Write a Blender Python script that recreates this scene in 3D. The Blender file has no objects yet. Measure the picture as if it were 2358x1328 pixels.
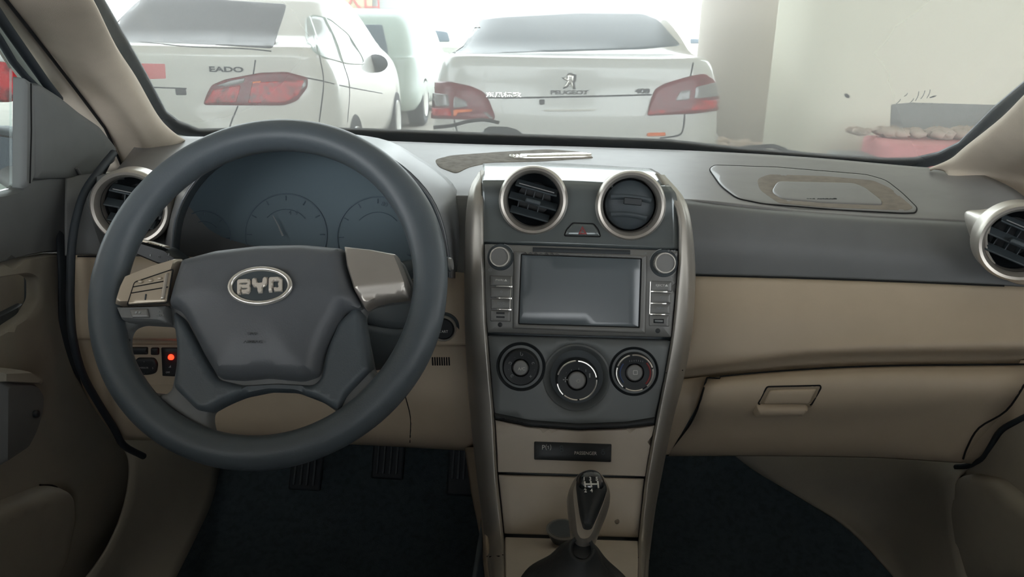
import bpy, math, random
import numpy as np
from mathutils import Vector, Matrix
from mathutils.bvhtree import BVHTree
from mathutils.geometry import delaunay_2d_cdt
random.seed(7)
sc = bpy.context.scene
COL = sc.collection
# ---------------------------------------------------------------- camera
F = 1748.0                      # focal length in pixels of the 2358x1328 frame
CAM = Vector((0, 0, 1.2))
R_CAM = (Matrix.Rotation(math.radians(4.0), 3, 'Z') @ Matrix.Rotation(math.radians(90 - 18.2), 3, 'X')
         @ Matrix.Rotation(math.radians(0.8), 3, 'Z'))
cd = bpy.data.cameras.new('camera'); cam = bpy.data.objects.new('camera', cd); COL.objects.link(cam)
cd.sensor_width = 36; cd.lens = 36 * F / 2358; cd.clip_start = 0.02; cd.clip_end = 400
cam.matrix_world = Matrix.Translation(CAM) @ R_CAM.to_4x4()
sc.camera = cam
# ---------------------------------------------------------------- world, sun, exposure
w = bpy.data.worlds.new('world'); sc.world = w; w.use_nodes = True
nt = w.node_tree; nt.nodes.clear()
wo = nt.nodes.new('ShaderNodeOutputWorld'); wb = nt.nodes.new('ShaderNodeBackground')
wb.inputs[0].default_value = (0.93, 0.97, 1.0, 1); wb.inputs[1].default_value = 5.5
nt.links.new(wb.outputs[0], wo.inputs[0])
sc.view_settings.view_transform = 'Standard'; sc.view_settings.look = 'None'
sc.view_settings.exposure = 0.0; sc.view_settings.gamma = 1; sc.view_settings.use_curve_mapping = False
sc.cycles.use_denoising = True; sc.cycles.use_adaptive_sampling = False
sc.cycles.max_bounces = 8; sc.cycles.diffuse_bounces = 5; sc.cycles.glossy_bounces = 4
sc.cycles.transparent_max_bounces = 12; sc.cycles.transmission_bounces = 4
sc.cycles.sample_clamp_indirect = 6; sc.cycles.caustics_reflective = False; sc.cycles.caustics_refractive = False
# ---------------------------------------------------------------- geometry helpers
def ray(px, py):
    return (R_CAM @ Vector(((px - 1179) / F, -(py - 664) / F, -1))).normalized()
def at(px, py, Y):
    d = ray(px, py); return CAM + d * (Y / d.y)
def atz(px, py, z):
    d = ray(px, py); return CAM + d * ((z - CAM.z) / d.z)
def scale_at(p):                 # metres per pixel at a world point
    return -(R_CAM.transposed() @ (p - CAM)).z / F
def proj(p):
    q = R_CAM.transposed() @ (Vector(p) - CAM); return (1179 + F * q.x / -q.z, 664 - F * q.y / -q.z)
class Plane:
    def __init__(s, o, n): s.o = Vector(o); s.n = Vector(n).normalized()
    def hit(s, px, py):
        d = ray(px, py); t = (s.o - CAM).dot(s.n) / d.dot(s.n); return CAM + d * t, s.n
def plane3(a, b, c):
    a, b, c = at(*a), at(*b), at(*c); n = (b - a).cross(c - a).normalized()
    if n.dot(CAM - a) < 0: n = -n
    return Plane(a, n)
class Surf:                      # something a line of sight can land on
    def __init__(s, verts, faces):
        s.v = [Vector(v) for v in verts]; s.t = BVHTree.FromPolygons(s.v, faces)
    def hit(s, px, py):
        d = ray(px, py); r = s.t.ray_cast(CAM, d)
        if r[0] is None:
            q, n, i, dd = s.t.find_nearest(CAM + d * ((s.v[0] - CAM).length))
            m = min(((v - CAM) - d * (v - CAM).dot(d)).length_squared for v in s.v)
            for v in s.v:
                if ((v - CAM) - d * (v - CAM).dot(d)).length_squared <= m + 1e-12: break
            q, n, i, dd = s.t.find_nearest(v); q = v
            return q, (n if n.dot(CAM - q) > 0 else -n)
        n = r[1]
        return r[0], (n if n.dot(d) < 0 else -n)
def cr(p0, p1, p2, p3, t):
    return 0.5 * ((2 * p1) + (p2 - p0) * t + (2 * p0 - 5 * p1 + 4 * p2 - p3) * t * t + (3 * p1 - p0 - 3 * p2 + p3) * t ** 3)
def crom(pts, n, closed=False):
    pts = np.asarray([tuple(p) for p in pts], float); N = len(pts); out = []
    if closed:
        for i in range(N):
            for k in range(n): out.append(cr(pts[i - 1], pts[i], pts[(i + 1) % N], pts[(i + 2) % N], k / n))
        return np.array(out)
    if N == 2: return np.array([pts[0] + (pts[1] - pts[0]) * k / n for k in range(n + 1)])
    e = np.vstack([2 * pts[0] - pts[1], pts, 2 * pts[-1] - pts[-2]])
    for i in range(1, N):
        for k in range(n): out.append(cr(e[i - 1], e[i], e[i + 1], e[i + 2], k / n))
    out.append(pts[-1]); return np.array(out)
def sm(pts, n=5): return [tuple(p) for p in crom(pts, n, True)]
def rc(pts, r=6, k=4):           # polygon with rounded corners
    out = []; N = len(pts)
    for i in range(N):
        a, b, c = (np.array(pts[j % N], float)[:2] for j in (i - 1, i, i + 1))
        rr = pts[i][2] if len(pts[i]) > 2 else r
        da, dc = np.linalg.norm(a - b), np.linalg.norm(c - b)
        q = min(rr, .48 * da, .48 * dc)
        if q < .3: out.append(tuple(b)); continue
        s, e = b + (a - b) / da * q, b + (c - b) / dc * q
        for j in range(k + 1):
            t = j / k; out.append(tuple((1 - t) ** 2 * s + 2 * t * (1 - t) * b + t * t * e))
    return out
def ell(cx, cy, rx, ry=None, n=40, a0=0):
    ry = ry or rx
    return [(cx + rx * math.cos(a0 + 2 * math.pi * i / n), cy + ry * math.sin(a0 + 2 * math.pi * i / n)) for i in range(n)]
def tag(o, label=None, cat=None, group=None, kind=None):
    if label: o['label'] = label
    if cat: o['category'] = cat
    if group: o['group'] = group
    if kind: o['kind'] = kind
    return o
def thing(name, loc, label, cat, group=None):
    o = bpy.data.objects.new(name, None); COL.objects.link(o); o.location = loc; o.empty_display_size = .05
    return tag(o, label, cat, group)
def origin_of(o):
    m = Vector((0, 0, 0))
    while o is not None: m += o.location; o = o.parent
    return m
def obj(name, verts, faces, m, parent=None, sharp=40, solid=0, soff=-1):
    o0 = origin_of(parent) if parent is not None else Vector((0, 0, 0))
    me = bpy.data.meshes.new(name); me.from_pydata([tuple(Vector(v) - o0) for v in verts], [], [tuple(f) for f in faces]); me.update()
    me.polygons.foreach_set('use_smooth', [True] * len(me.polygons))
    if sharp: me.set_sharp_from_angle(angle=math.radians(sharp))
    me.materials.append(m)
    o = bpy.data.objects.new(name, me); COL.objects.link(o)
    if parent is not None: o.parent = parent
    if solid:
        s = o.modifiers.new('thickness', 'SOLIDIFY'); s.thickness = solid; s.offset = soff
    return o
def patch(name, rows, m, parent=None, n=5, mcol=5, solid=.004, world=False, cut=()):
    """smooth surface through rows of (px, py, Y); thickness goes away from the viewer"""
    P = [[np.array(at(*p)) if not world else np.array(p, float) for p in r] for r in rows]
    R = [crom(r, mcol) for r in P]
    C = [crom([r[j] for r in R], n) for j in range(len(R[0]))]
    H, W = len(C[0]), len(C); verts = [Vector(C[j][i]) for i in range(H) for j in range(W)]
    faces = [(i * W + j, i * W + j + 1, (i + 1) * W + j + 1, (i + 1) * W + j) for i in range(H - 1) for j in range(W - 1)]
    i, j = H // 2, W // 2; a, b, c = verts[i * W + j], verts[i * W + j - 1], verts[(i - 1) * W + j]
    if (b - a).cross(c - a).dot(CAM - a) < 0: faces = [f[::-1] for f in faces]
    full = list(faces)
    for cx, cy, cr_ in cut:
        faces = [f for f in faces if math.hypot(*(np.mean([proj(verts[k]) for k in f], 0) - (cx, cy))) > cr_]
    f = full[(H // 2 - 1) * (W - 1) + W // 2 - 1]; v = [verts[k] for k in f]
    nn = (v[1] - v[0]).cross(v[2] - v[1])
    if nn.dot(CAM - v[0]) < 0: faces = [f[::-1] for f in faces]; full = [f[::-1] for f in full]
    o = obj(name, verts, faces, m, parent, sharp=0, solid=solid)
    return o, Surf(verts, full)
def inside(P, poly):
    x, y = P[:, 0], P[:, 1]; r = np.zeros(len(P), bool); n = len(poly)
    for i in range(n):
        x1, y1 = poly[i - 1]; x2, y2 = poly[i]
        c = ((y1 > y) != (y2 > y)); xi = np.where(c, (x2 - x1) * (y - y1) / ((y2 - y1) if y2 != y1 else 1e-9) + x1, 0)
        r ^= c & (x < xi)
    return r
def dist(P, polys):
    d = np.full(len(P), 1e9)
    for poly in polys:
        a = np.array(poly); b = np.roll(a, -1, 0)
        for i in range(len(a)):
            ab = b[i] - a[i]; L = max(ab @ ab, 1e-12); t = np.clip(((P - a[i]) @ ab) / L, 0, 1)
            d = np.minimum(d, np.hypot(*(P - a[i] - t[:, None] * ab).T))
    return d
def dens(poly, s):
    out = []
    for i in range(len(poly)):
        a, b = np.array(poly[i - 1], float), np.array(poly[i], float); L = np.hypot(*(b - a)); k = max(1, int(L / s))
        if L < .05: continue
        for j in range(k): out.append(tuple(a + (b - a) * j / k))
    return out
def pillow(name, outline, surf, lo, hi, m, parent=None, r=4, holes=(), g=14, dome=0, hf=None, sharp=50):
    """raised panel of traced outline lying on surf: from lo to hi metres off it, edge rounded over r pixels"""
    outer = dens([p[:2] for p in outline], g); hs = [dens([p[:2] for p in h], g) for h in holes]
    allp = [outer] + hs; A = np.array(outer)
    pts = [np.array(p) for poly in allp for p in poly]; edges = []; k = 0
    for poly in allp:
        n = len(poly); edges += [(k + i, k + (i + 1) % n) for i in range(n)]; k += n
    nb = k
    (x0, y0), (x1, y1) = A.min(0), A.max(0)
    cand = []
    if r > 0:
        for poly in allp:
            a = np.array(poly); t = np.roll(a, -1, 0) - np.roll(a, 1, 0); t /= np.maximum(np.hypot(*t.T), 1e-9)[:, None]; nn = np.stack([-t[:, 1], t[:, 0]], 1)
            for q in (.12, .4, 1.0):
                for sgn in (1, -1): cand.append((a + nn * sgn * r * q, r * q * .93, r * q * 1.05))
    X, Yg = np.meshgrid(np.arange(x0 + g / 2, x1, g), np.arange(y0 + g / 2, y1, g)); G = np.stack([X.ravel() + .013, Yg.ravel() + .017], 1)
    cand.append((G, r + g * .35, 1e9))
    for C, dmin, dmax in cand:
        if not len(C): continue
        ok = inside(C, outer)
        for h in hs: ok &= ~inside(C, h)
        C = C[ok]
        if not len(C): continue
        d = dist(C, allp); C = C[(d >= dmin) & (d <= dmax)]
        pts += list(C)
    V2 = [Vector((float(p[0]), float(p[1]))) for p in pts]
    V, E, Fc, *_ = delaunay_2d_cdt(V2, edges, [], 0, 1e-4)
    VP = np.array([(v.x, v.y) for v in V]); cen = np.array([VP[list(f)].mean(0) for f in Fc])
    ok = inside(cen, outer)
    for h in hs: ok &= ~inside(cen, h)
    Fc = [f for f, o in zip(Fc, ok) if o]
    D = dist(VP, allp); dm = max(D.max(), 1e-6)
    verts = []; base = []
    for (x, y), d in zip(VP, D):
        q, n = surf.hit(x, y)
        h = lo + (hi - lo) * (math.sqrt(max(0, 1 - (1 - min(d / r, 1)) ** 2)) if r > 0 else 1)
        if dome: h += dome * (1 - (1 - min(d / dm, 1)) ** 2)
        if hf: h += hf(x, y, d)
        verts.append(q + n * h); base.append((q, n))
    faces = []
    ec = {}
    for f in Fc:
        a, b, c = (verts[i] for i in f)
        if (b - a).cross(c - a).dot(CAM - a) < 0: f = f[::-1]
        faces.append(tuple(f))
        for i in range(3):
            e = (f[i], f[(i + 1) % 3]); ec[e] = 1
    if abs(hi - lo) > 1e-6 or lo != 0 or r == 0:
        low = {}
        lo2 = lo if r == 0 or lo >= hi else lo
        back = min(lo, 0) - .0008 if r > 0 else lo - max(.0006, 0)
        for (a, b) in list(ec):
            if (b, a) in ec: continue
            for i in (a, b):
                if i not in low:
                    low[i] = len(verts); q, n = base[i]; verts.append(q + n * back)
            faces.append((b, a, low[a], low[b]))
    return obj(name, verts, faces, m, parent, sharp=sharp)
def onpts(surf, pts, off=0):
    out = []
    for x, y in pts:
        q, n = surf.hit(x, y); out.append(q + n * off)
    return out
def near(surf, pts, k=.975): return [CAM + (surf.hit(x, y)[0] - CAM) * k for x, y in pts]
def tube(name, pts, r, m, parent=None, closed=False, k=8, flat=1.0, ends=True):
    pts = [Vector(p) for p in pts]; N = len(pts); rs = r if isinstance(r, (list, tuple)) else [r] * N
    verts, faces = [], []; up = None
    for i, p in enumerate(pts):
        a = pts[(i - 1) % N] if closed or i > 0 else p; b = pts[(i + 1) % N] if closed or i < N - 1 else p
        t = (b - a).normalized()
        if up is None: up = Vector((0, 0, 1)) if abs(t.z) < .9 else Vector((1, 0, 0))
        u = (up - t * up.dot(t)).normalized(); up = u; v = t.cross(u)
        for j in range(k):
            an = 2 * math.pi * j / k; verts.append(p + (u * math.cos(an) + v * math.sin(an) * flat) * rs[i])
    for i in range(N if closed else N - 1):
        i2 = (i + 1) % N
        for j in range(k): faces.append((i * k + j, i * k + (j + 1) % k, i2 * k + (j + 1) % k, i2 * k + j))
    if not closed and ends: faces += [tuple(range(k))[::-1], tuple((N - 1) * k + j for j in range(k))]
    return obj(name, verts, faces, m, parent, sharp=50)
def seam(surf, pts, r, m, parent, name='seam', off=0, smooth=4, closed=False):
    p = crom(pts, smooth, closed) if smooth else pts
    return tube(name, onpts(surf, p, off), r, m, parent, closed, k=6)
def frame(n, up=Vector((0, 0, 1))):
    n = Vector(n).normalized(); u = up.cross(n)
    u = Vector((1, 0, 0)) if u.length < 1e-3 else u.normalized()
    return u, n.cross(u), n          # right, up, toward viewer
def lathe(name, prof, c, n, m, parent=None, seg=56, up=Vector((0, 0, 1)), sx=1, sy=1, sharp=35, mod=None):
    u, v, n = frame(n, up); c = Vector(c); verts = []; faces = []; L = len(prof)
    for i in range(seg):
        a = 2 * math.pi * i / seg
        for (rr, h) in prof:
            q = rr * (mod(a, rr, h) if mod else 1)
            verts.append(c + (u * math.cos(a) * sx + v * math.sin(a) * sy) * q + n * h)
    for i in range(seg):
        i2 = (i + 1) % seg
        for j in range(L - 1): faces.append((i * L + j, i2 * L + j, i2 * L + j + 1, i * L + j + 1))
    if prof[0][0] > 1e-6 and prof[0][0] < 0: pass
    return obj(name, verts, faces, m, parent, sharp=sharp)
def box(name, c, dims, m, parent=None, axes=None, bev=.001, rot=0):
    u, v, w_ = axes if axes else (Vector((1, 0, 0)), Vector((0, 1, 0)), Vector((0, 0, 1)))
    c = Vector(c); verts = [c + u * sx * dims[0] / 2 + v * sy * dims[1] / 2 + w_ * sz * dims[2] / 2 for sx in (-1, 1) for sy in (-1, 1) for sz in (-1, 1)]
    faces = [(0, 1, 3, 2), (4, 6, 7, 5), (0, 4, 5, 1), (2, 3, 7, 6), (0, 2, 6, 4), (1, 5, 7, 3)]
    if u.cross(v).dot(w_) < 0: faces = [f[::-1] for f in faces]
    o = obj(name, verts, faces, m, parent, sharp=30)
    if bev: b = o.modifiers.new('edge', 'BEVEL'); b.width = bev; b.segments = 2
    return o
def text(name, s, surf, px, py, hpx, m, parent, ang=0, off=.0008, ex=.0003, sx=1.0, bold=0):
    cu = bpy.data.curves.new('t', 'FONT'); cu.body = s; cu.size = 1; cu.align_x = 'CENTER'; cu.align_y = 'CENTER'; cu.offset = bold
    cu.resolution_u = 4
    to = bpy.data.objects.new('t', cu); COL.objects.link(to)
    dg = bpy.context.evaluated_depsgraph_get(); me0 = bpy.data.meshes.new_from_object(to.evaluated_get(dg))
    q, n = surf.hit(px, py); q1, _ = surf.hit(px - 3, py); q2, _ = surf.hit(px + 3, py); rt = (q2 - q1); rt = (rt - n * rt.dot(n)).normalized(); up = n.cross(rt)
    a = math.radians(ang); rt, up = rt * math.cos(a) + up * math.sin(a), up * math.cos(a) - rt * math.sin(a)
    k = scale_at(q) * hpx / .72
    vs = [v.co.copy() for v in me0.vertices]; N = len(vs); fs = [tuple(p.vertices) for p in me0.polygons]
    if not N: bpy.data.objects.remove(to); return None
    verts = [q + rt * v.x * k * sx + up * v.y * k + n * (off + ex) for v in vs] + [q + rt * v.x * k * sx + up * v.y * k + n * (off - ex) for v in vs]
    ec = set((f[i], f[(i + 1) % len(f)]) for f in fs for i in range(len(f)))
    faces = fs + [tuple(i + N for i in f[::-1]) for f in fs] + [(a_, a_ + N, b_ + N, b_) for a_, b_ in ec if (b_, a_) not in ec]
    bpy.data.objects.remove(to); bpy.data.meshes.remove(me0); bpy.data.curves.remove(cu)
    return obj(name, verts, faces, m, parent, sharp=30)
def copy_thing(root, loc, label=None):
    def rec(o, par):
        c = o.copy(); COL.objects.link(c)
        if par is not None: c.parent = par
        for ch in [x for x in bpy.data.objects if x.parent == o and x is not c]: rec(ch, c)
        return c
    c = rec(root, None); c.location = loc
    if label: c['label'] = label
    return c
# ---------------------------------------------------------------- materials
def lin(c): return tuple((v / 255 / 12.92) if v / 255 <= .04045 else ((v / 255 + .055) / 1.055) ** 2.4 for v in c)
def mat(name, c, rough=.5, metal=0, spec=.5, var=0, vs=30, bump=0, bs=800, coat=0, emit=0, c2=None):
    m = bpy.data.materials.new(name); m.use_nodes = True; t = m.node_tree; b = t.nodes['Principled BSDF']
    b.inputs['Base Color'].default_value = (*lin(c), 1); b.inputs['Roughness'].default_value = rough
    b.inputs['Metallic'].default_value = metal; b.inputs['Specular IOR Level'].default_value = spec
    if coat: b.inputs['Coat Weight'].default_value = coat; b.inputs['Coat Roughness'].default_value = .05
    tc = t.nodes.new('ShaderNodeTexCoord')
    if emit: b.inputs['Emission Color'].default_value = (*lin(c), 1); b.inputs['Emission Strength'].default_value = emit
    no = t.nodes.new('ShaderNodeTexNoise'); no.inputs['Scale'].default_value = vs; no.inputs['Detail'].default_value = 5
    t.links.new(tc.outputs['Object'], no.inputs['Vector'])
    mx = t.nodes.new('ShaderNodeMix'); mx.data_type = 'RGBA'
    cc = lin(c2) if c2 else tuple(v * (1 - var) for v in lin(c))
    mx.inputs[6].default_value = (*lin(c), 1); mx.inputs[7].default_value = (*cc, 1)
    ra = t.nodes.new('ShaderNodeMapRange'); ra.inputs[1].default_value = .42; ra.inputs[2].default_value = .68
    t.links.new(no.outputs[0], ra.inputs[0]); t.links.new(ra.outputs[0], mx.inputs[0]); t.links.new(mx.outputs[2], b.inputs['Base Color'])
    if bump:
        n2 = t.nodes.new('ShaderNodeTexNoise'); n2.inputs['Scale'].default_value = bs; t.links.new(tc.outputs['Object'], n2.inputs['Vector'])
        bp = t.nodes.new('ShaderNodeBump'); bp.inputs['Strength'].default_value = bump; bp.inputs['Distance'].default_value = .001
        t.links.new(n2.outputs[0], bp.inputs['Height']); t.links.new(bp.outputs[0], b.inputs['Normal'])
    return m
def glass(name, tint, refl=.08, dust=.0, dcol=(225, 228, 225), scale=3, speck=0.0):
    m = bpy.data.materials.new(name); m.use_nodes = True; t = m.node_tree; t.nodes.clear()
    o = t.nodes.new('ShaderNodeOutputMaterial'); tr = t.nodes.new('ShaderNodeBsdfTransparent'); tr.inputs[0].default_value = (*lin(tint), 1)
    gl = t.nodes.new('ShaderNodeBsdfGlossy'); gl.inputs['Roughness'].default_value = .02
    mx = t.nodes.new('ShaderNodeMixShader'); fr = t.nodes.new('ShaderNodeFresnel'); fr.inputs[0].default_value = 1.35
    t.links.new(fr.outputs[0], mx.inputs[0]); t.links.new(tr.outputs[0], mx.inputs[1]); t.links.new(gl.outputs[0], mx.inputs[2])
    last = mx.outputs[0]
    if dust:
        tc = t.nodes.new('ShaderNodeTexCoord'); no = t.nodes.new('ShaderNodeTexNoise'); no.inputs['Scale'].default_value = scale; no.inputs['Detail'].default_value = 2
        t.links.new(tc.outputs['Object'], no.inputs['Vector'])
        sp = t.nodes.new('ShaderNodeTexNoise'); sp.inputs['Scale'].default_value = 220; sp.inputs['Detail'].default_value = 1; t.links.new(tc.outputs['Object'], sp.inputs['Vector'])
        r1 = t.nodes.new('ShaderNodeMapRange'); r1.inputs[1].default_value = .3; r1.inputs[2].default_value = .75; r1.inputs[3].default_value = dust; r1.inputs[4].default_value = dust
        r2 = t.nodes.new('ShaderNodeMapRange'); r2.inputs[1].default_value = .745; r2.inputs[2].default_value = .8; r2.inputs[3].default_value = 0; r2.inputs[4].default_value = speck
        t.links.new(no.outputs[0], r1.inputs[0]); t.links.new(sp.outputs[0], r2.inputs[0])
        ad = t.nodes.new('ShaderNodeMath'); t.links.new(r1.outputs[0], ad.inputs[0]); t.links.new(r2.outputs[0], ad.inputs[1])
        df = t.nodes.new('ShaderNodeBsdfDiffuse'); df.inputs[0].default_value = (*lin(dcol), 1)
        tl = t.nodes.new('ShaderNodeBsdfTranslucent'); tl.inputs[0].default_value = (*lin(dcol), 1)
        m2 = t.nodes.new('ShaderNodeMixShader'); m2.inputs[0].default_value = .6; t.links.new(df.outputs[0], m2.inputs[1]); t.links.new(tl.outputs[0], m2.inputs[2])
        m3 = t.nodes.new('ShaderNodeMixShader'); t.links.new(ad.outputs[0], m3.inputs[0]); t.links.new(last, m3.inputs[1]); t.links.new(m2.outputs[0], m3.inputs[2]); last = m3.outputs[0]
    t.links.new(last, o.inputs[0]); return m
M = dict(
    dash=mat('dash_plastic', (122, 121, 121), .38, spec=.5, var=.08, bump=.03, bs=900),
    slate=mat('slate_plastic', (110, 112, 112), .5, var=.06, bump=.05, bs=900),  # lightened so the base colour carries some veiling haze
    dark=mat('dark_plastic', (66, 74, 78), .5, var=.1, bump=.1),
    black=mat('black_plastic', (38, 43, 46), .45, var=.1),
    seam=mat('seam_shadow_gap', (18, 18, 20), .9),
    leather=mat('wheel_rim_grain', (84, 92, 97), .42, spec=.5, var=.08, bump=.12, bs=700),
    pad=mat('airbag_cover_grain', (94, 98, 102), .42, spec=.5, var=.06, bump=.12, bs=700),
    cluster=mat('cluster_plastic', (100, 116, 124), .6, spec=.3),  # dial backing colour lifted toward the bluish haze
    silver=mat('satin_silver_paint', (190, 184, 175), .34, metal=.65, var=.05),
    rail=mat('rail_silver_paint', (172, 168, 160), .40, metal=.6, var=.05),
    warm=mat('warm_silver_paint', (176, 165, 148), .38, metal=.5),
    chrome=mat('chrome', (235, 232, 224), .22, metal=.65),
    beige=mat('beige_plastic', (194, 178, 155), .5, var=.04, bump=.04, bs=900),
    beige2=mat('beige_trim', (200, 190, 176), .55, var=.05, bump=.04, bs=900),
    door=mat('hazed_door_beige', (164, 158, 144), .6, var=.05),  # beige greyed: a haze tint is mixed into the colour
    cloth=mat('pillar_cloth', (212, 199, 182), .7, var=.05, bump=.3, bs=900),
    grey=mat('radio_grey', (126, 126, 124), .42, metal=.2, var=.04),
    panel=mat('vent_panel_grey', (112, 118, 118), .16, metal=.3, var=.04),
    screen=mat('lcd_glass', (98, 106, 110), .22, spec=.8),
    carpet=mat('dark_carpet', (72, 84, 90), .95, var=.3, vs=90, bump=1, bs=500),
    white=mat('white_print', (225, 225, 220), .6),
    faint=mat('faint_print', (150, 155, 155), .6),
    faint2=mat('dial_print', (92, 108, 120), .6),
    red=mat('red_print', (140, 62, 62), .5),
    led=mat('red_indicator', (255, 40, 20), .4, emit=6),
    rubber=mat('black_rubber', (40, 48, 55), .6),
    frit=mat('black_glass_border', (52, 72, 86), .5),
    stain=mat('brown_stain', (132, 122, 110), .7, var=.2, vs=60),
)
# ================================================================ the place outside
X = dict(
    white=mat('white_car_paint', (222, 221, 214), .25, coat=.6, var=.03),
    white2=mat('silver_white_paint', (206, 208, 204), .28, coat=.5, var=.03),
    green=mat('pale_green_paint', (186, 200, 194), .3, coat=.4),
    cglass=mat('car_window_glass', (92, 94, 100), .35, spec=.12),
    cglass2=mat('tinted_window_glass', (112, 124, 134), .3, spec=.2),
    sglass=mat('pale_side_glass', (205, 212, 212), .1, spec=.8),
    lamp=mat('tail_lamp_red', (200, 22, 32), .25, spec=.4, var=.4, vs=25, c2=(96, 26, 32)),
    lampd=mat('tail_lamp_dark_red', (118, 22, 36), .25, spec=.4, var=.3, vs=25),
    lampc=mat('tail_lamp_clear', (140, 140, 140), .2, spec=.8, var=.3, vs=40),
    orange=mat('amber_reflector', (235, 120, 60), .3),
    sticker=mat('red_sticker', (226, 120, 124), .6),
    dark=mat('car_trim_dark', (48, 54, 60), .5),
    tyre=mat('tyre_rubber', (60, 64, 68), .8),
    conc=mat('pale_concrete', (226, 223, 206), .85, var=.04, vs=1.6, bump=.1, bs=30),
    conc2=mat('grey_concrete', (212, 205, 197), .85, var=.05, vs=1.6, bump=.1, bs=30),
    block=mat('grey_painted_block', (132, 136, 134), .9, var=.15, vs=9),
    redp=mat('faded_red_paint', (218, 140, 142), .8, var=.25, vs=7),
    rubble=mat('rubble', (186, 170, 156), .9, var=.3, vs=8),
    asphalt=mat('dusty_ground', (150, 145, 136), .95, var=.2, vs=3),
    wall=mat('far_wall', (200, 206, 206), .8),
    banner=mat('banner_yellow', (214, 200, 178), .8, var=.1),
    bred=mat('banner_red', (206, 130, 130), .8),
    mirror=mat('mirror_black', (66, 76, 86), .35),
    turq=mat('turquoise_wall', (120, 215, 215), .7),
    wrap=mat('clear_wrap', (225, 225, 222), .2, spec=.9, bump=1, bs=60),
)
def tagS(o): o['kind'] = 'structure'; return o
# ground
g_ = obj('ground', [(-60, -30, 0), (60, -30, 0), (60, 120, 0), (-60, 120, 0)], [(0, 1, 2, 3)], X['asphalt']); tagS(g_)
# bridge deck overhead, unseen; extended rearward and sideways to cut sky light
dk = box('bridge_deck', (0, -2.5, 7.4), (90, 26, .8), X['conc2'], bev=0); tagS(dk); tag(dk, 'concrete bridge deck spanning over the parked cars', 'bridge')
def rring(w, yr, yf, rr, rf, bow, k=7, m=8):
    """plan contour of a car at one height, anticlockwise from rear left"""
    pts = []
    def corner(cx, cy, r, a0):
        for i in range(k): a = math.radians(a0 + 90 * i / (k - 1)); pts.append((cx + r * math.cos(a), cy + r * math.sin(a)))
    def edge(p, q):
        for i in range(1, m): pts.append((p[0] + (q[0] - p[0]) * i / m, p[1] + (q[1] - p[1]) * i / m))
    corner(-w + rr, yr + rr, rr, 180); edge((-w + rr, yr), (w - rr, yr))
    corner(w - rr, yr + rr, rr, 270); edge((w, yr + rr), (w, yf - rf))
    corner(w - rf, yf - rf, rf, 0); edge((w - rf, yf), (-w + rf, yf))
    corner(-w + rf, yf - rf, rf, 90); edge((-w, yf - rf), (-w, yr + rr))
    out = []
    for x, y in pts:
        s = (x / w) ** 2; f = (y - yr) / (yf - yr)
        out.append((x, y + bow * s * (1 - f) ** 2 - bow * s * f * f))
    return out
def car_body(levels, pos, yaw, m, parent, name='body'):
    c, s = math.cos(yaw), math.sin(yaw)
    rings = [np.array([(x, y, L[0]) for x, y in rring(*L[1:])]) for L in levels]
    A = [crom([r[j] for r in rings], 4) for j in range(len(rings[0]))]; H = len(A[0]); W = len(A)
    verts = []
    for i in range(H):
        for j in range(W):
            x, y, z = A[j][i]; verts.append(Vector((pos[0] + c * x - s * y, pos[1] + s * x + c * y, z)))
    faces = [(i * W + j, i * W + (j + 1) % W, (i + 1) * W + (j + 1) % W, (i + 1) * W + j) for i in range(H - 1) for j in range(W)]
    faces.append(tuple((H - 1) * W + j for j in range(W))); faces.append(tuple(range(W))[::-1])
    o = obj(name, verts, faces, m, parent, sharp=0)
    return o, Surf(verts, faces)
def wheel(pos, yaw, x, y, parent, r=.32):
    c, s = math.cos(yaw), math.sin(yaw); p = Vector((pos[0] + c * x - s * y, pos[1] + s * x + c * y, r)); sg = 1 if x > 0 else -1
    n = Vector((c, s, 0)) * sg
    o = lathe('wheel', [(0, .0), (.20, .0), (.22, .012), (r - .03, .015), (r, -.02), (r, -.2), (0, -.2)], p, n, X['tyre'], parent, seg=28)
    lathe('wheel_rim', [(0, .012), (.06, .016), (.19, .012), (.21, .02), (.215, .005)], p, n, X['white2'], o, seg=20)
# ---- sedan ahead with the lion badge
PP, PY = (.045, 4.55), math.radians(1.2)
ped = thing('car', (PP[0], PP[1], 0), 'white sedan parked straight ahead with a lion badge on its boot', 'car')
lev = [(.20, .80, .12, 4.4, .3, .4, .10), (.30, .87, .03, 4.5, .3, .4, .10), (.48, .905, 0, 4.55, .3, .45, .12), (.62, .91, .02, 4.55, .28, .5, .14),
       (.74, .90, .07, 4.5, .25, .5, .15), (.90, .885, .09, 4.3, .22, .5, .16), (1.0, .86, .09, 3.9, .2, .4, .16), (1.07, .83, .10, 3.5, .18, .3, .15), (1.105, .80, .16, 3.4, .2, .3, .12),
       (1.125, .765, .50, 3.3, .2, .3, .10), (1.24, .72, .80, 2.95, .2, .3, .08), (1.36, .66, 1.12, 2.6, .2, .3, .06), (1.43, .60, 1.38, 2.4, .2, .3, .05), (1.462, .5, 1.6, 2.2, .2, .2, .02), (1.47, .3, 1.8, 2.0, .1, .1, 0)]
_, pb = car_body(lev, PP, PY, X['white2'], ped)
pillow('rear_window', rc([(1040, 122), (1062, 92), (1097, 47), (1160, 40), (1330, 31), (1480, 32), (1515, 46), (1545, 80), (1568, 105), (1470, 113), (1250, 119), (1120, 123)], 10), pb, .001, .006, X['cglass2'], ped, r=3)
def tail(outline, surf, parent, segs, m0, r=5, hi=.02):
    o = pillow('tail_light', outline, surf, .002, hi, m0, parent, r=r, g=10)
    for ol, mm, nm in segs: pillow(nm, ol, surf, hi + .0005, hi + .004, mm, o, r=2, g=8)
    return o
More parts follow.
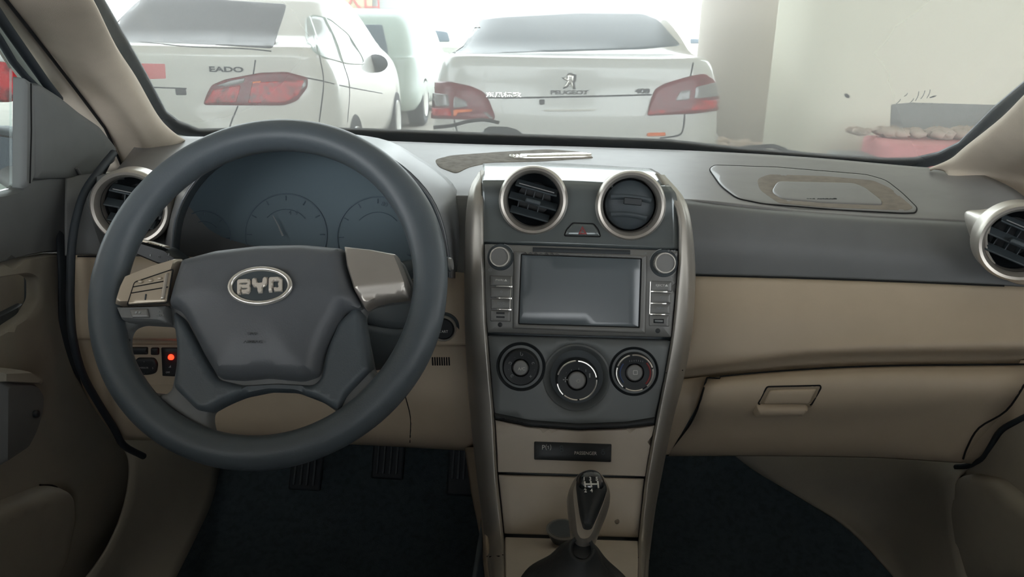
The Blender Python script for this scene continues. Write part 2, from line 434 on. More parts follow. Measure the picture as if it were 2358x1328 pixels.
tail(rc([(1000, 188), (1032, 187), (1085, 198), (1115, 212), (1128, 235), (1140, 268), (1136, 278), (1060, 275), (972, 272), (975, 240), (984, 205)], 8), pb, ped,
     [(rc([(985, 212), (1037, 218), (1040, 246), (980, 244)], 4), X['lampc'], 'clear_lens'), (rc([(1050, 222), (1076, 232), (1080, 247), (1048, 250)], 6), X['lampc'], 'clear_lens'),
      (rc([(978, 249), (1043, 250), (1044, 268), (976, 267)], 3), X['lamp'], 'red_lens'), (rc([(1049, 253), (1090, 252), (1089, 258), (1056, 261), (1054, 269), (1049, 268)], 2), X['orange'], 'amber_lens'), (rc([(1113, 258), (1124, 260), (1138, 272), (1132, 277)], 2), X['lampc'], 'clear_lens')], X['lampd'])
tail(rc([(1508, 205), (1530, 192), (1588, 175), (1623, 169), (1645, 186), (1656, 235), (1655, 255), (1600, 262), (1490, 267), (1496, 235)], 8), pb, ped,
     [(rc([(1598, 200), (1642, 190), (1648, 222), (1594, 228)], 4), X['lampc'], 'clear_lens'), (rc([(1562, 210), (1586, 206), (1584, 230), (1552, 233)], 6), X['lampc'], 'clear_lens'),
      (rc([(1594, 232), (1650, 230), (1653, 250), (1588, 255)], 3), X['lamp'], 'red_lens'), (rc([(1493, 255), (1532, 254), (1530, 262), (1491, 264)], 2), X['lamp'], 'red_lens')], X['lampd'])
for pts in ([(1100, 225), (1200, 225), (1300, 223), (1400, 221), (1500, 218)], [(1596, 145), (1590, 175)], [(1577, 262), (1572, 300), (1560, 312), (1520, 318)], [(1040, 188), (1045, 275)], [(1590, 176), (1578, 262)], [(1046, 276), (1052, 300), (1060, 320)]):
    seam(pb, pts, .0055, X['dark'], ped, 'panel_gap', off=-.001)
pillow('rear_camera', rc([(1242, 229), (1254, 229), (1254, 241), (1242, 241)], 3), pb, .002, .012, X['dark'], ped, r=2)
pillow('plate_recess_trim', rc([(1252, 252), (1372, 251), (1372, 256), (1252, 257)], 2), pb, .002, .012, X['white'], ped, r=2)
tube('plate_recess_edge', onpts(pb, rc([(1148, 228), (1500, 224), (1478, 290), (1440, 312), (1210, 316), (1170, 292)], 20), -.001), .003, X['white2'], ped, closed=True)
# lion badge: standing beast traced as a few connected pieces
lion_pts = rc([(1306, 172), (1312, 167), (1319, 170), (1327, 172), (1326, 186), (1322, 190), (1326, 205), (1320, 205), (1316, 194), (1311, 193), (1307, 201), (1298, 205), (1296, 202), (1303, 195), (1308, 187), (1299, 184), (1293, 178), (1299, 178), (1307, 181)], 1.5)
lion = pillow('lion_emblem', lion_pts, pb, .002, .008, X['dark'], ped, r=1, g=4)
pillow('lion_highlight', [(x * .72 + 1311 * .28 - 1, y * .8 + 187 * .2 - 1) for x, y in lion_pts], pb, .007, .014, M['chrome'], lion, r=1, g=4)
text('maker_lettering', 'PEUGEOT', pb, 1311, 213, 9, X['dark'], ped, sx=1.6, off=.004, ex=.003, bold=.02)
text('model_number_lettering', '408', pb, 1479, 210, 11, X['dark'], ped, sx=1.5, off=.005, ex=.004, bold=.02)
text('script_lettering', '东风标致', pb, 1160, 219, 9, M['chrome'], ped, sx=1.7, off=.005, ex=.004, bold=.02)
for x, y in ((.90, .85), (-.90, .85), (.90, 3.5), (-.90, 3.5)): wheel(PP, PY, x, y, ped)
pillow('wrap_strip', rc([(1651, 258), (1658, 258), (1664, 295), (1655, 318), (1650, 316), (1657, 295)], 2), pb, .002, .008, X['wrap'], ped, r=2, g=6)
pillow('reflector', rc([(1490, 306), (1532, 305), (1532, 313), (1490, 314)], 2), pb, .002, .008, X['orange'], ped, r=2, g=6)
# ---- sedan on the left with the short name on the boot
EP, EY = (-2.50, 4.95), math.radians(5.5)
ead = thing('car', (EP[0], EP[1], 0), 'white sedan parked ahead on the left with a red sticker on its boot', 'car')
lev = [(.20, .80, .12, 4.4, .3, .4, .10), (.30, .88, .03, 4.5, .3, .4, .10), (.48, .915, 0, 4.55, .3, .45, .12), (.62, .92, .02, 4.55, .28, .5, .14),
       (.78, .91, .05, 4.5, .25, .5, .16), (.92, .895, .06, 4.3, .22, .5, .17), (1.02, .87, .05, 3.9, .2, .4, .17), (1.09, .84, .05, 3.5, .18, .3, .16), (1.135, .82, .12, 3.4, .2, .3, .12),
       (1.16, .81, .42, 3.3, .16, .3, .10), (1.27, .79, .68, 2.95, .14, .3, .08), (1.40, .75, .95, 2.6, .12, .3, .06), (1.49, .70, 1.15, 2.4, .12, .3, .05), (1.525, .6, 1.4, 2.2, .2, .2, .02), (1.535, .4, 1.7, 2.0, .1, .1, 0)]
_, eb = car_body(lev, EP, EY, X['white'], ead)
pillow('rear_window', rc([(150, 0), (262, -8), (480, -2), (660, 10), (655, 30), (628, 112), (520, 105), (400, 98), (290, 96), (180, 92), (130, 90)], 8), eb, .001, .006, X['cglass'], ead, r=3)
pillow('side_window', rc([(704, 46), (722, 36), (760, 46), (800, 78), (832, 130), (838, 148), (800, 146), (745, 132), (722, 118), (706, 90)], 8), eb, .001, .006, X['sglass'], ead, r=2, g=9)
for a, b in (((712, 42), (733, 125)), ((748, 44), (786, 142))): seam(eb, [a, ((a[0] + b[0]) / 2 + 3, (a[1] + b[1]) / 2), b], .014, X['green'], ead, 'window_pillar', off=.004)
tube('window_trim', onpts(eb, rc([(704, 46), (722, 36), (760, 46), (800, 78), (832, 130), (838, 148), (800, 146), (745, 132), (722, 118), (706, 90)], 8), .004), .007, X['green'], ead, closed=True)
tail(rc([(488, 195), (520, 182), (600, 167), (660, 165), (708, 178), (708, 200), (685, 232), (655, 243), (560, 243), (468, 242), (476, 218)], 8), eb, ead,
     [(rc([(500, 197), (530, 186), (566, 178), (562, 190), (520, 199)], 3), X['lampc'], 'clear_lens'), (rc([(494, 206), (556, 196), (546, 236), (474, 238)], 4), X['lamp'], 'red_lens'),
      (rc([(582, 190), (700, 184), (690, 215), (660, 236), (572, 238)], 5), X['lamp'], 'red_lens'), (rc([(582, 188), (602, 186), (600, 192), (582, 194)], 2), X['orange'], 'amber_lens'), (rc([(686, 184), (704, 184), (702, 200), (694, 208)], 2), X['lampc'], 'clear_lens')], X['lampd'])
tail(rc([(62, 188), (110, 168), (180, 178), (225, 190), (235, 240), (120, 246), (70, 240)], 8), eb, ead, [], X['lampd'])
pillow('red_sticker', rc([(322, 146), (380, 147), (382, 181), (344, 182), (322, 172)], 3), eb, .001, .004, X['sticker'], ead, r=1)
text('boot_lettering', 'EADO', eb, 521, 160, 11.5, X['dark'], ead, ang=-1, sx=1.75, off=.005, ex=.004, bold=.025)
pillow('rear_camera', rc([(404, 204), (428, 205), (430, 219), (406, 219)], 3), eb, .002, .012, X['dark'], ead, r=2)
for pts in ([(350, 201), (404, 203), (430, 204)], [(588, 138), (583, 172)], [(548, 244), (532, 283), (528, 300)], [(320, 96), (440, 108), (560, 112), (625, 118)], [(700, 178), (740, 186), (800, 200), (880, 215)], [(735, 125), (745, 190), (735, 280)], [(790, 145), (805, 200), (800, 280)]):
    seam(eb, pts, .005, X['dark'], ead, 'panel_gap', off=-.001)
for x, y in ((.918, .95), (-.918, .95), (.918, 3.6), (-.918, 3.6)): wheel(EP, EY, x, y, ead)
mp = at(866, 146, 7.3)
mr = lathe('wing_mirror', [(0, .06), (.07, .05), (.11, .0), (.10, -.06), (.05, -.1), (0, -.1)], mp, Vector((0, -1, 0)), X['mirror'], ead, seg=24, sx=1.0, sy=.75)
# ---- vehicles further off
def suv(name, label, pos, yaw, h, m, wnd, wm, L=4.4, wd=.9, zb=1.05):
    r = thing(name, (pos[0], pos[1], 0), label, 'car', None)
    k = h
    lev = [(.25, wd * .9, .1, L, .2, .3, .06), (.4, wd, 0, L, .2, .3, .06), (.7, wd, .02, L, .2, .3, .06), (zb * .95, wd * .98, .04, L * .95, .15, .3, .06), (zb, wd * .96, .06, L * .78, .15, .2, .06),
           (zb + (k - zb) * .5, wd * .9, .18, L * .68, .15, .2, .05), (zb + (k - zb) * .85, wd * .82, .32, L * .6, .15, .2, .04), (k, wd * .7, .5, L * .55, .15, .2, .02)]
    _, s = car_body(lev, pos, yaw, m, r)
    for ol, nm in wnd: pillow(nm, ol, s, .002, .01, wm, r, r=2, g=9)
    for x, y in ((wd - .01, .8), (-wd + .01, .8), (wd - .01, L - .9), (-wd + .01, L - .9)): wheel(pos, yaw, x, y, r, .34)
    return r, s
cA = at(800, 150, 10.2)
va, vs_ = suv('car', 'pale green van with a dark rear window behind the sticker sedan', (-2.92, 10.2), math.radians(2), 1.56, X['green'], [(rc([(740, 58), (880, 57), (892, 110), (893, 128), (740, 126)], 5), 'rear_window')], X['cglass2'], zb=.98)
for c_, r_ in (((868, 148), .17),): lathe('wing_mirror', [(0, .05), (r_ * .7, .04), (r_, -.02), (r_ * .8, -.1), (0, -.12)], at(868, 148, 9.9), Vector((0, -1, 0)), X['mirror'], va, seg=20, sy=.7)
cB = at(985, 110, 15.4)
vb, _ = suv('car', 'bright white car seen between the two sedans with a black side mirror', (cB.x, 15.4), math.radians(-2), 1.5, X['white'], [(rc([(934, 72), (990, 69), (1030, 74), (1036, 96), (934, 97)], 5), 'rear_window')], X['cglass2'], wd=.85)
lathe('wing_mirror', [(0, .05), (.09, .04), (.12, -.02), (.08, -.1), (0, -.12)], at(956, 118, 15.2), Vector((0, -1, 0)), X['mirror'], vb, seg=20, sy=.9)
cD = at(1612, 100, 20)
vd, _ = suv('car', 'sunlit far car showing between the lion badge sedan and the pillar', (cD.x, 20), 0, 1.45, X['white'], [(rc([(1590, 90), (1632, 90), (1632, 100), (1590, 100)], 2), 'rear_window')], X['cglass2'], wd=.85)
# banner and far building
bw = at(815, 14, 19.8); bl = box('building', (bw.x + .2, 21.2, 2.2), (3.6, 2, 4.4), X['wall'], bev=.02)
tag(bl, 'pale far building with a banner on its wall above the cars', 'building')
bn = thing('banner', (bw.x, 20.1, bw.z), 'faded yellow banner with red writing on the far building', 'banner')
pb_ = Plane((0, 20.1, 0), (0, -1, 0))
pillow('banner_cloth', rc([(762, -40), (858, -38), (857, 27), (762, 25)], 1), pb_, .0, .02, X['banner'], bn, r=1)
text('banner_writing', '出入口', pb_, 812, 6, 30, X['bred'], bn, off=.03, ex=.01, sx=1.1)
pillow('banner_edge', rc([(762, -40), (775, -40), (775, 25), (762, 25)], 1), pb_, .021, .03, X['bred'], bn, r=1)
# pillars
def pillar(name, label, c, rx, ry, m, pw=2.0, H=7.0):
    r = thing(name, (c[0], c[1], 0), label, 'pillar'); n = 96
    ring = []
    for i in range(n):
        a = 2 * math.pi * i / n; ca, sa = math.cos(a), math.sin(a)
        ring.append((c[0] + rx * math.copysign(abs(ca) ** (2 / pw), ca), c[1] + ry * math.copysign(abs(sa) ** (2 / pw), sa)))
    verts = [Vector((x, y, z)) for z in (0, H) for x, y in ring]
    faces = [(i, (i + 1) % n, n + (i + 1) % n, n + i) for i in range(n)] + [tuple(range(n))[::-1], tuple(range(n, 2 * n))]
    o = obj('shaft', verts, faces, m, r, sharp=40); return r, Surf(verts, faces)
q1 = at(1640, 100, 7.0); q2 = at(1925, 100, 7.0)
pf, _ = pillar('concrete_pillar', 'thick grey concrete pillar just right of the lion badge sedan', ((q1.x + q2.x) / 2 + .15, 7.7), (q2.x - q1.x) / 2 + .15, .75, X['conc2'], 2.0)
e1 = at(1880, 100, 4.3)
pn, ps = pillar('concrete_pillar', 'wide pale concrete pier on the right with grey and red painted foot', (e1.x + 1.45, 4.9), 1.45, .62, X['conc'], 5.0)
pillow('painted_panel', rc([(2052, 240), (2100, 236), (2420, 245), (2420, 380), (2046, 380)], 5), ps, .001, .004, X['block'], pn, r=1, g=20)
# red and white kerb, rubble, bits
kp = Plane((0, 3.55, 0), (0, -1, 0.05))
kb = thing('painted_kerb', (atz(2100, 350, .3).x, 3.5, 0), 'faded red painted kerb block in front of the wide pier', 'kerb')
k0, k1 = at(1950, 309, 3.7), at(2700, 330, 3.5)
box('kerb_red', ((k0.x + k1.x) / 2 + .12, 3.66, k0.z / 2 ), (k1.x - k0.x, .35, k0.z - .03), X['redp'], kb, bev=.02)
box('kerb_grey_end', (k0.x + .06, 3.655, k0.z / 2 - .04), (.2, .37, k0.z - .1), X['block'], kb, bev=.02)
def rock(c, s, parent, m):
    n = 10; vs = []; fs = []
    for i in range(6):
        for j in range(n):
            th = math.pi * (i + .5) / 6; ph = 2 * math.pi * j / n; q = s * random.uniform(.7, 1.1)
            vs.append(Vector(c) + Vector((math.sin(th) * math.cos(ph), math.sin(th) * math.sin(ph), math.cos(th) * .6)) * q)
    for i in range(5):
        for j in range(n): fs.append((i * n + j, i * n + (j + 1) % n, (i + 1) * n + (j + 1) % n, (i + 1) * n + j))
    fs += [tuple(range(n))[::-1], tuple(5 * n + j for j in range(n))]
    return vs, fs
def heap(name, label, spots, m):
    V, Fs = [], []
    for c, s in spots:
        v, f = rock(c, s, None, m); k = len(V); V += v; Fs += [tuple(i + k for i in ff) for ff in f]
    o = obj(name, V, Fs, m, None, sharp=0); tag(o, label, 'rubble', kind='stuff'); return o
heap('rubble', 'pile of broken pale rubble at the foot of the grey pillar', [((at(random.uniform(1665, 1860), 310, 5.7).x, random.uniform(5.65, 6.4), random.uniform(.05, .42)), random.uniform(.05, .14)) for _ in range(90)], X['rubble'])
heap('debris', 'crumbled concrete debris lying along the top of the red kerb', [((random.uniform(k0.x + .05, k0.x + 1.6), 3.72 + random.uniform(-.05, .1), k0.z + .01), random.uniform(.02, .055)) for _ in range(70)], X['rubble'])
# white car behind the pier
fp = at(1905, 260, 7.2)
fc, fs_ = suv('car', 'white car whose headlight shows between the two pillars', (1.93, 6.2), math.radians(-90), 1.3, X['white'], [], X['cglass2'], L=4.0, wd=.62, zb=.95)
pillow('headlight', rc([(1852, 200), (1866, 196), (1866, 250), (1848, 244), (1838, 232)], 4), fs_, .002, .02, X['lampc'], fc, r=3, g=6)
pillow('grille', rc([(1828, 272), (1866, 284), (1866, 302), (1826, 292)], 3), fs_, .002, .01, X['dark'], fc, r=2, g=6)
pillow('grille_bar', rc([(1830, 281), (1866, 290), (1866, 294), (1829, 286)], 1), fs_, .011, .02, M['chrome'], fc, r=1, g=6)
# ---- wrapped red-lamp car by the driver's window
wp = at(-40, 230, 2.6)
wc = thing('car', (-2.36, 2.0, 0), 'pale car with a plastic wrapped red tail lamp outside the left window', 'car')
levw = [(.25, .8, .1, 4.2, .3, .4, .1), (.5, .88, 0, 4.3, .3, .4, .1), (.85, .88, .05, 4.2, .3, .4, .1), (.98, .84, .08, 3.8, .3, .4, .1), (1.1, .76, .5, 3.2, .3, .3, .1), (1.3, .68, .9, 2.7, .3, .3, .1), (1.42, .5, 1.4, 2.3, .2, .2, .1)]
_, ws = car_body(levw, (-2.36, 1.9), math.radians(60), X['green'], wc)
pillow('tail_light', rc([(-40, 120), (20, 125), (44, 150), (46, 215), (30, 235), (-40, 235)], 8), Plane(at(10, 180, 2.5), (.5, -1, 0)), .0, .05, X['lamp'], wc, r=8, g=10)
pillow('plastic_wrap', rc([(-60, 96), (20, 110), (40, 128), (48, 150), (40, 146), (0, 140), (-60, 140)], 4), Plane(at(10, 180, 2.5), (.5, -1, 0)), .045, .06, X['wrap'], wc, r=3, g=8)
tw = box('turquoise_hoarding', (-9.5, 7.5, 1.6), (6, .1, 3.2), X['turq'], bev=0); tag(tw, 'turquoise hoarding seen through the top of the left window', 'hoarding')

pillow('dark_patch_mark', rc([(1944, 217), (1950, 215), (1957, 221), (1955, 226), (1950, 225), (1945, 221)], 1), ps, .001, .003, X['dark'], pn, r=1, g=4)
pillow('dark_patch_mark', rc([(2140, 224), (2150, 220), (2158, 220), (2150, 224), (2141, 226)], 1), ps, .001, .003, X['dark'], pn, r=1, g=4)
for a_, b_ in (((2082, 222), (2090, 214)), ((2108, 232), (2116, 210)), ((2120, 228), (2130, 208)), ((2134, 226), (2142, 206)), ((2062, 240), (2074, 228)), ((2096, 236), (2104, 226))):
    seam(ps, [a_, ((a_[0] + b_[0]) / 2 + 2, (a_[1] + b_[1]) / 2), b_], .0022, X['block'], pn, 'paint_scrape', smooth=2)
# ================================================================ the cabin: dashboard surfaces
dash = thing('dashboard', (0, 1.1, .6), 'grey over beige dashboard running the full width below the windscreen', 'dashboard')
_, TOP = patch('top_pad', [
    [(330, 312, 1.26), (600, 317, 1.42), (820, 322, 1.48), (1100, 332, 1.52), (1350, 338, 1.53), (1600, 347, 1.51), (1850, 361, 1.45), (2105, 383, 1.36), (2240, 392, 1.28)],
    [(300, 350, 1.16), (540, 350, 1.28), (800, 356, 1.33), (1090, 362, 1.35), (1350, 370, 1.36), (1620, 384, 1.34), (1880, 400, 1.30), (2160, 420, 1.22), (2330, 432, 1.12)],
    [(265, 395, 1.06), (500, 405, 1.12), (780, 415, 1.16), (1090, 420, 1.17), (1340, 425, 1.17), (1620, 440, 1.15), (1890, 464, 1.14), (2210, 482, 1.09), (2400, 490, 1.02)],
    [(235, 425, 1.02), (480, 440, 1.07), (780, 452, 1.10), (1090, 455, 1.10), (1340, 458, 1.10), (1600, 462, 1.08), (1880, 492, 1.075), (2215, 509, 1.05), (2420, 518, 1.0)]],
    M['dash'], dash, n=6, mcol=6)
_, FACE = patch('front_band', [
    [(1560, 458, 1.081), (1880, 491, 1.076), (2215, 509, 1.051), (2440, 518, 1.0)],
    [(1560, 478, 1.058), (1880, 508, 1.052), (2215, 526, 1.028), (2440, 534, .985)],
    [(1560, 550, 1.035), (1880, 570, 1.03), (2215, 585, 1.0), (2440, 592, .965)],
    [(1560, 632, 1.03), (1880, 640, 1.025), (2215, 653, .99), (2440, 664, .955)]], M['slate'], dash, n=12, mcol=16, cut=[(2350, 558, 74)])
_, BEI = patch('beige_band', [
    [(1560, 633, 1.024), (1880, 641, 1.02), (2215, 654, .985), (2440, 664, .95)],
    [(1560, 700, .995), (1880, 705, .985), (2215, 715, .96), (2440, 722, .93)],
    [(1550, 780, .975), (1880, 770, .965), (2215, 765, .94), (2440, 768, .915)],
    [(1540, 846, .968), (1748, 821, .962), (1954, 805, .95), (2440, 799, .91)],
    [(1535, 862, .985), (1748, 838, .98), (1954, 822, .97), (2440, 816, .93)],
    [(1530, 880, 1.0), (1748, 860, .995), (1954, 846, .985), (2440, 838, .945)]], M['beige'], dash)
_, SIDE = patch('lower_trim', [
    [(1520, 878, .985), (1560, 874, .982), (1632, 866, .98)], [(1510, 930, .97), (1560, 925, .965), (1612, 920, .962)],
    [(1500, 985, .975), (1540, 980, .97), (1584, 972, .965)], [(1490, 1050, .99), (1510, 1050, .985), (1540, 1046, .98)]], M['beige'], dash)
_, SIDR = patch('end_trim', [
    [(2350, 830, .935), (2400, 832, .925), (2460, 836, .92)], [(2300, 940, .935), (2380, 945, .93), (2440, 950, .92)],
    [(2240, 1000, .95), (2320, 1005, .94), (2400, 1010, .93)], [(2205, 1064, .975), (2260, 1070, .97), (2330, 1080, .96)]], M['beige'], dash)
seam(BEI, [(1601, 634), (1893, 642), (2300, 657)], .0012, M['seam'], dash)
# glovebox
gb = thing('glovebox', (.62, .95, .5), 'beige glovebox door with a pull lever on the passenger side', 'glovebox')
_, GB = patch('door', [
    [(1628, 870, .972), (1789, 855, .965), (2016, 843, .952), (2362, 839, .925)],
    [(1620, 890, .950), (1789, 880, .944), (2016, 870, .932), (2362, 868, .905)],
    [(1610, 930, .946), (1789, 930, .940), (2016, 925, .928), (2350, 905, .90)],
    [(1590, 975, .966), (1789, 975, .960), (2016, 975, .948), (2308, 955, .918)],
    [(1560, 1015, .976), (1789, 1015, .970), (2016, 1020, .960), (2255, 1010, .935)],
    [(1540, 1040, .984), (1789, 1038, .978), (2016, 1042, .970), (2226, 1050, .945)],
    [(1538, 1050, .995), (1789, 1050, .99), (2016, 1054, .98), (2215, 1066, .96)]], M['beige'], gb, n=4)
seam(GB, [(1628, 868), (1700, 861), (1789, 853), (2016, 841), (2200, 838), (2362, 837)], .0016, M['seam'], gb)
seam(GB, [(1628, 868), (1611, 922), (1582, 972), (1549, 1021), (1536, 1048)], .0014, M['seam'], gb)
seam(GB, [(2360, 885), (2317, 945), (2255, 984), (2228, 1028), (2218, 1056)], .0014, M['seam'], gb)
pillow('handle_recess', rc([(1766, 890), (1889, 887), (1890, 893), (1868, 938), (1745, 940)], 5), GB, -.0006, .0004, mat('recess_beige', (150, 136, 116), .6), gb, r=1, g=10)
tube('handle_gap', onpts(GB, rc([(1745, 930), (1766, 890), (1889, 887), (1890, 893), (1868, 932)], 5)[:-1], .0004), .0011, M['seam'], gb)
hd = pillow('handle', rc([(1743, 930), (1855, 931), (1861, 936), (1846, 949), (1735, 951), (1734, 946)], 4), GB, .001, .010, M['beige'], gb, r=8, g=6)
pillow('grip_inset', rc([(1772, 897), (1880, 894), (1862, 927), (1757, 927)], 5), GB, .0005, .004, M['beige'], gb, r=4, g=8)
# left half of the dash
_, FL = patch('left_band', [
    [(150, 410, .99), (240, 400, 1.03), (480, 436, 1.06), (780, 452, 1.10), (1100, 455, 1.10)],
    [(150, 450, .97), (240, 450, 1.0), (480, 480, 1.04), (780, 490, 1.08), (1100, 490, 1.08)],
    [(150, 520, .95), (240, 530, .985), (480, 540, 1.02), (780, 560, 1.05), (1100, 560, 1.05)],
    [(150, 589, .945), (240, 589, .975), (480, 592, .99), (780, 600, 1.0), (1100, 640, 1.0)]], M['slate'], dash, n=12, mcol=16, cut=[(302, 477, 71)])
_, LOW = patch('lower_beige_panel', [
    [(160, 588, .935), (300, 590, .965), (480, 592, .975), (780, 600, .98), (1090, 630, .985)],
    [(158, 680, .93), (300, 690, .95), (480, 690, .955), (780, 700, .96), (1090, 700, .96)],
    [(160, 776, .93), (300, 776, .935), (480, 780, .94), (780, 790, .945), (1092, 790, .94)],
    [(165, 786, .94), (300, 786, .95), (480, 790, .955), (780, 800, .955), (1095, 800, .94)],
    [(190, 890, .945), (320, 890, .945), (480, 900, .94), (780, 900, .94), (1100, 900, .93)],
    [(230, 960, .955), (340, 970, .945), (480, 985, .93), (780, 985, .93), (1110, 990, .925)],
    [(262, 1000, .97), (360, 1006, .96), (480, 1009, .95), (780, 1015, .95), (1115, 1032, .945)],
    [(272, 1012, 1.0), (370, 1014, 1.0), (480, 1016, 1.0), (780, 1022, 1.0), (1118, 1040, 1.0)]], M['beige'], dash, n=4)
seam(LOW, [(930, 900), (945, 960), (944, 1018)], .0008, M['seam'], dash)
seam(LOW, [(178, 590), (300, 591)], .0012, M['seam'], dash)
# small grille slots right of the wheel
for k in range(8): seam(LOW, [(996 + k * 5.4, 822), (997 + k * 5.4, 841)], .0010, M['seam'], dash, 'grille_slot', off=.0004, smooth=0)
# black weather strip between door and dash
WS = plane3((240, 370, 1.06), (158, 600, .93), (280, 1010, .99))
tube('end_seal', near(WS, crom([(262, 352), (235, 385), (196, 440), (176, 500), (166, 560), (163, 620), (162, 700), (168, 780), (190, 860), (225, 925), (262, 985), (285, 1025), (330, 1050)], 4)), .0052, M['rubber'], dash, k=10)
patch('end_panel', [[(180, 395, 1.10), (262, 360, 1.20)], [(140, 500, .99), (220, 470, 1.1)], [(140, 620, .95), (240, 620, 1.1)], [(150, 800, .96), (300, 800, 1.1)], [(225, 940, 1.0), (330, 960, 1.1)]], M['rubber'], dash)
# windscreen foot: passenger airbag cover
ab = pillow('airbag_cover', rc([(1632, 390), (1645, 381), (1790, 386), (1995, 403), (2040, 416), (2078, 446), (2112, 480), (2108, 491), (2080, 492), (1927, 484), (1756, 470), (1697, 458), (1660, 430)], 14), TOP, .0002, .0022, M['dash'], dash, r=5, g=16)
tube('seam', onpts(TOP, rc([(1632, 390), (1645, 381), (1790, 386), (1995, 403), (2040, 416), (2078, 446), (2112, 480), (2108, 491), (2080, 492), (1927, 484), (1756, 470), (1697, 458), (1660, 430)], 14), .0006), .0011, M['seam'], dash, closed=True)
pillow('stain_ring', rc([(1742, 415), (1770, 404), (1900, 408), (2010, 418), (2050, 436), (2104, 482), (2090, 488), (1900, 480), (1790, 470), (1748, 440)], 10), TOP, .0021, .0024, M['stain'], ab, r=1, g=14,
       holes=[rc([(1790, 421), (1965, 425), (1992, 436), (2030, 466), (2030, 476), (1900, 471), (1800, 462), (1775, 445)], 10)])
pillow('raised_plate', rc([(1790, 421), (1965, 425), (1992, 436), (2030, 466), (2030, 476), (1900, 471), (1800, 462), (1775, 445)], 10), TOP, .0022, .004, M['dash'], ab, r=3, g=14)
text('airbag_lettering', 'SRS AIRBAG', TOP, 1891, 464, 5, M['black'], ab, ang=-1, sx=1.9, off=.0045, ex=.0003, bold=.02)
# instrument hood
hood = thing('instrument_hood', (-.31, 1.0, .9), 'domed grey hood over the dark dials behind the steering wheel', 'instrument cluster')
front = [(398, 640, .93), (392, 580, .93), (399, 505, .93), (428, 438, .935), (478, 380, .94), (545, 344, .945), (640, 329, .95), (730, 325, .95), (820, 334, .95), (882, 352, .945), (947, 397, .94), (996, 453, .935), (1022, 512, .93), (1036, 578, .93), (1040, 640, .93)]
back = [(360, 640, 1.14), (352, 580, 1.14), (362, 505, 1.14), (385, 430, 1.15), (440, 372, 1.17), (520, 330, 1.19), (620, 306, 1.2), (715, 301, 1.2), (814, 309, 1.2), (897, 325, 1.19), (963, 362, 1.17), (1013, 395, 1.15), (1052, 438, 1.13), (1068, 520, 1.12), (1072, 640, 1.12)]
mid = [tuple((np.array(a) * .5 + np.array(b) * .5) + np.array([0, 3 if 3 < i < 11 else 0, 0])) for i, (a, b) in enumerate(zip(front, back))]
lip = [(x + (715 - x) * .012, y + (500 - y) * .012, Y - .012) for x, y, Y in front]
inn = [(x + (715 - x) * .035, y + (500 - y) * .035, Y - .002) for x, y, Y in front]
bk2 = [(715 + (x - 715) * .92, 500 + (y - 500) * .90, 1.03) for x, y, Y in front]
patch('hood_shell', [back, mid, front, lip], mat('hood_grey', (124, 126, 128), .34), hood, n=4, mcol=3, solid=.003)
patch('hood_lining', [lip, inn, bk2], M['dark'], hood, n=4, mcol=3, solid=.002)
CP = plane3((500, 560, 1.02), (900, 560, 1.02), (700, 400, 1.045))
pillow('cluster_face', rc([(370, 660), (380, 500), (430, 420), (560, 340), (715, 328), (860, 345), (970, 420), (1030, 500), (1050, 660)], 30), CP, -.01, .0, M['cluster'], hood, r=0, g=40)
def gauge(cx, cy, r, ticks, a0, a1, needle=None):
    g = tube('dial_ring', onpts(CP, ell(cx, cy, r, n=56), .001), .0009, M['faint2'], hood, closed=True, k=6)
    tube('inner_dial_ring', onpts(CP, [(cx + r * .62 * math.cos(t), cy + r * .62 * math.sin(t)) for t in np.linspace(-2.4, -.7, 20)], .001), .0006, M['faint2'], g, k=5)
    for i in range(ticks):
        t = math.radians(a0 + (a1 - a0) * i / (ticks - 1)); c, s = math.cos(t), -math.sin(t)
        tube('tick', onpts(CP, [(cx + r * .84 * c, cy + r * .84 * s), (cx + r * .95 * c, cy + r * .95 * s)], .001), .0008, M['faint2'], g, k=5)
    if needle: tube('needle', onpts(CP, needle, .006), [.0006, .001, .0014], M['faint'], g, k=6)
gauge(659, 540, 94, 9, 210, -30, [(632, 496), (645, 520), (655, 543)])
gauge(870, 546, 93, 9, 210, -30)
gauge(470, 548, 62, 5, 180, 0)
text('gauge_numbers', '80 100', CP, 898, 474, 11, M['faint2'], hood, ang=-15, off=.001)
text('gauge_numbers', '4  5', CP, 675, 490, 10, M['faint2'], hood, off=.001)
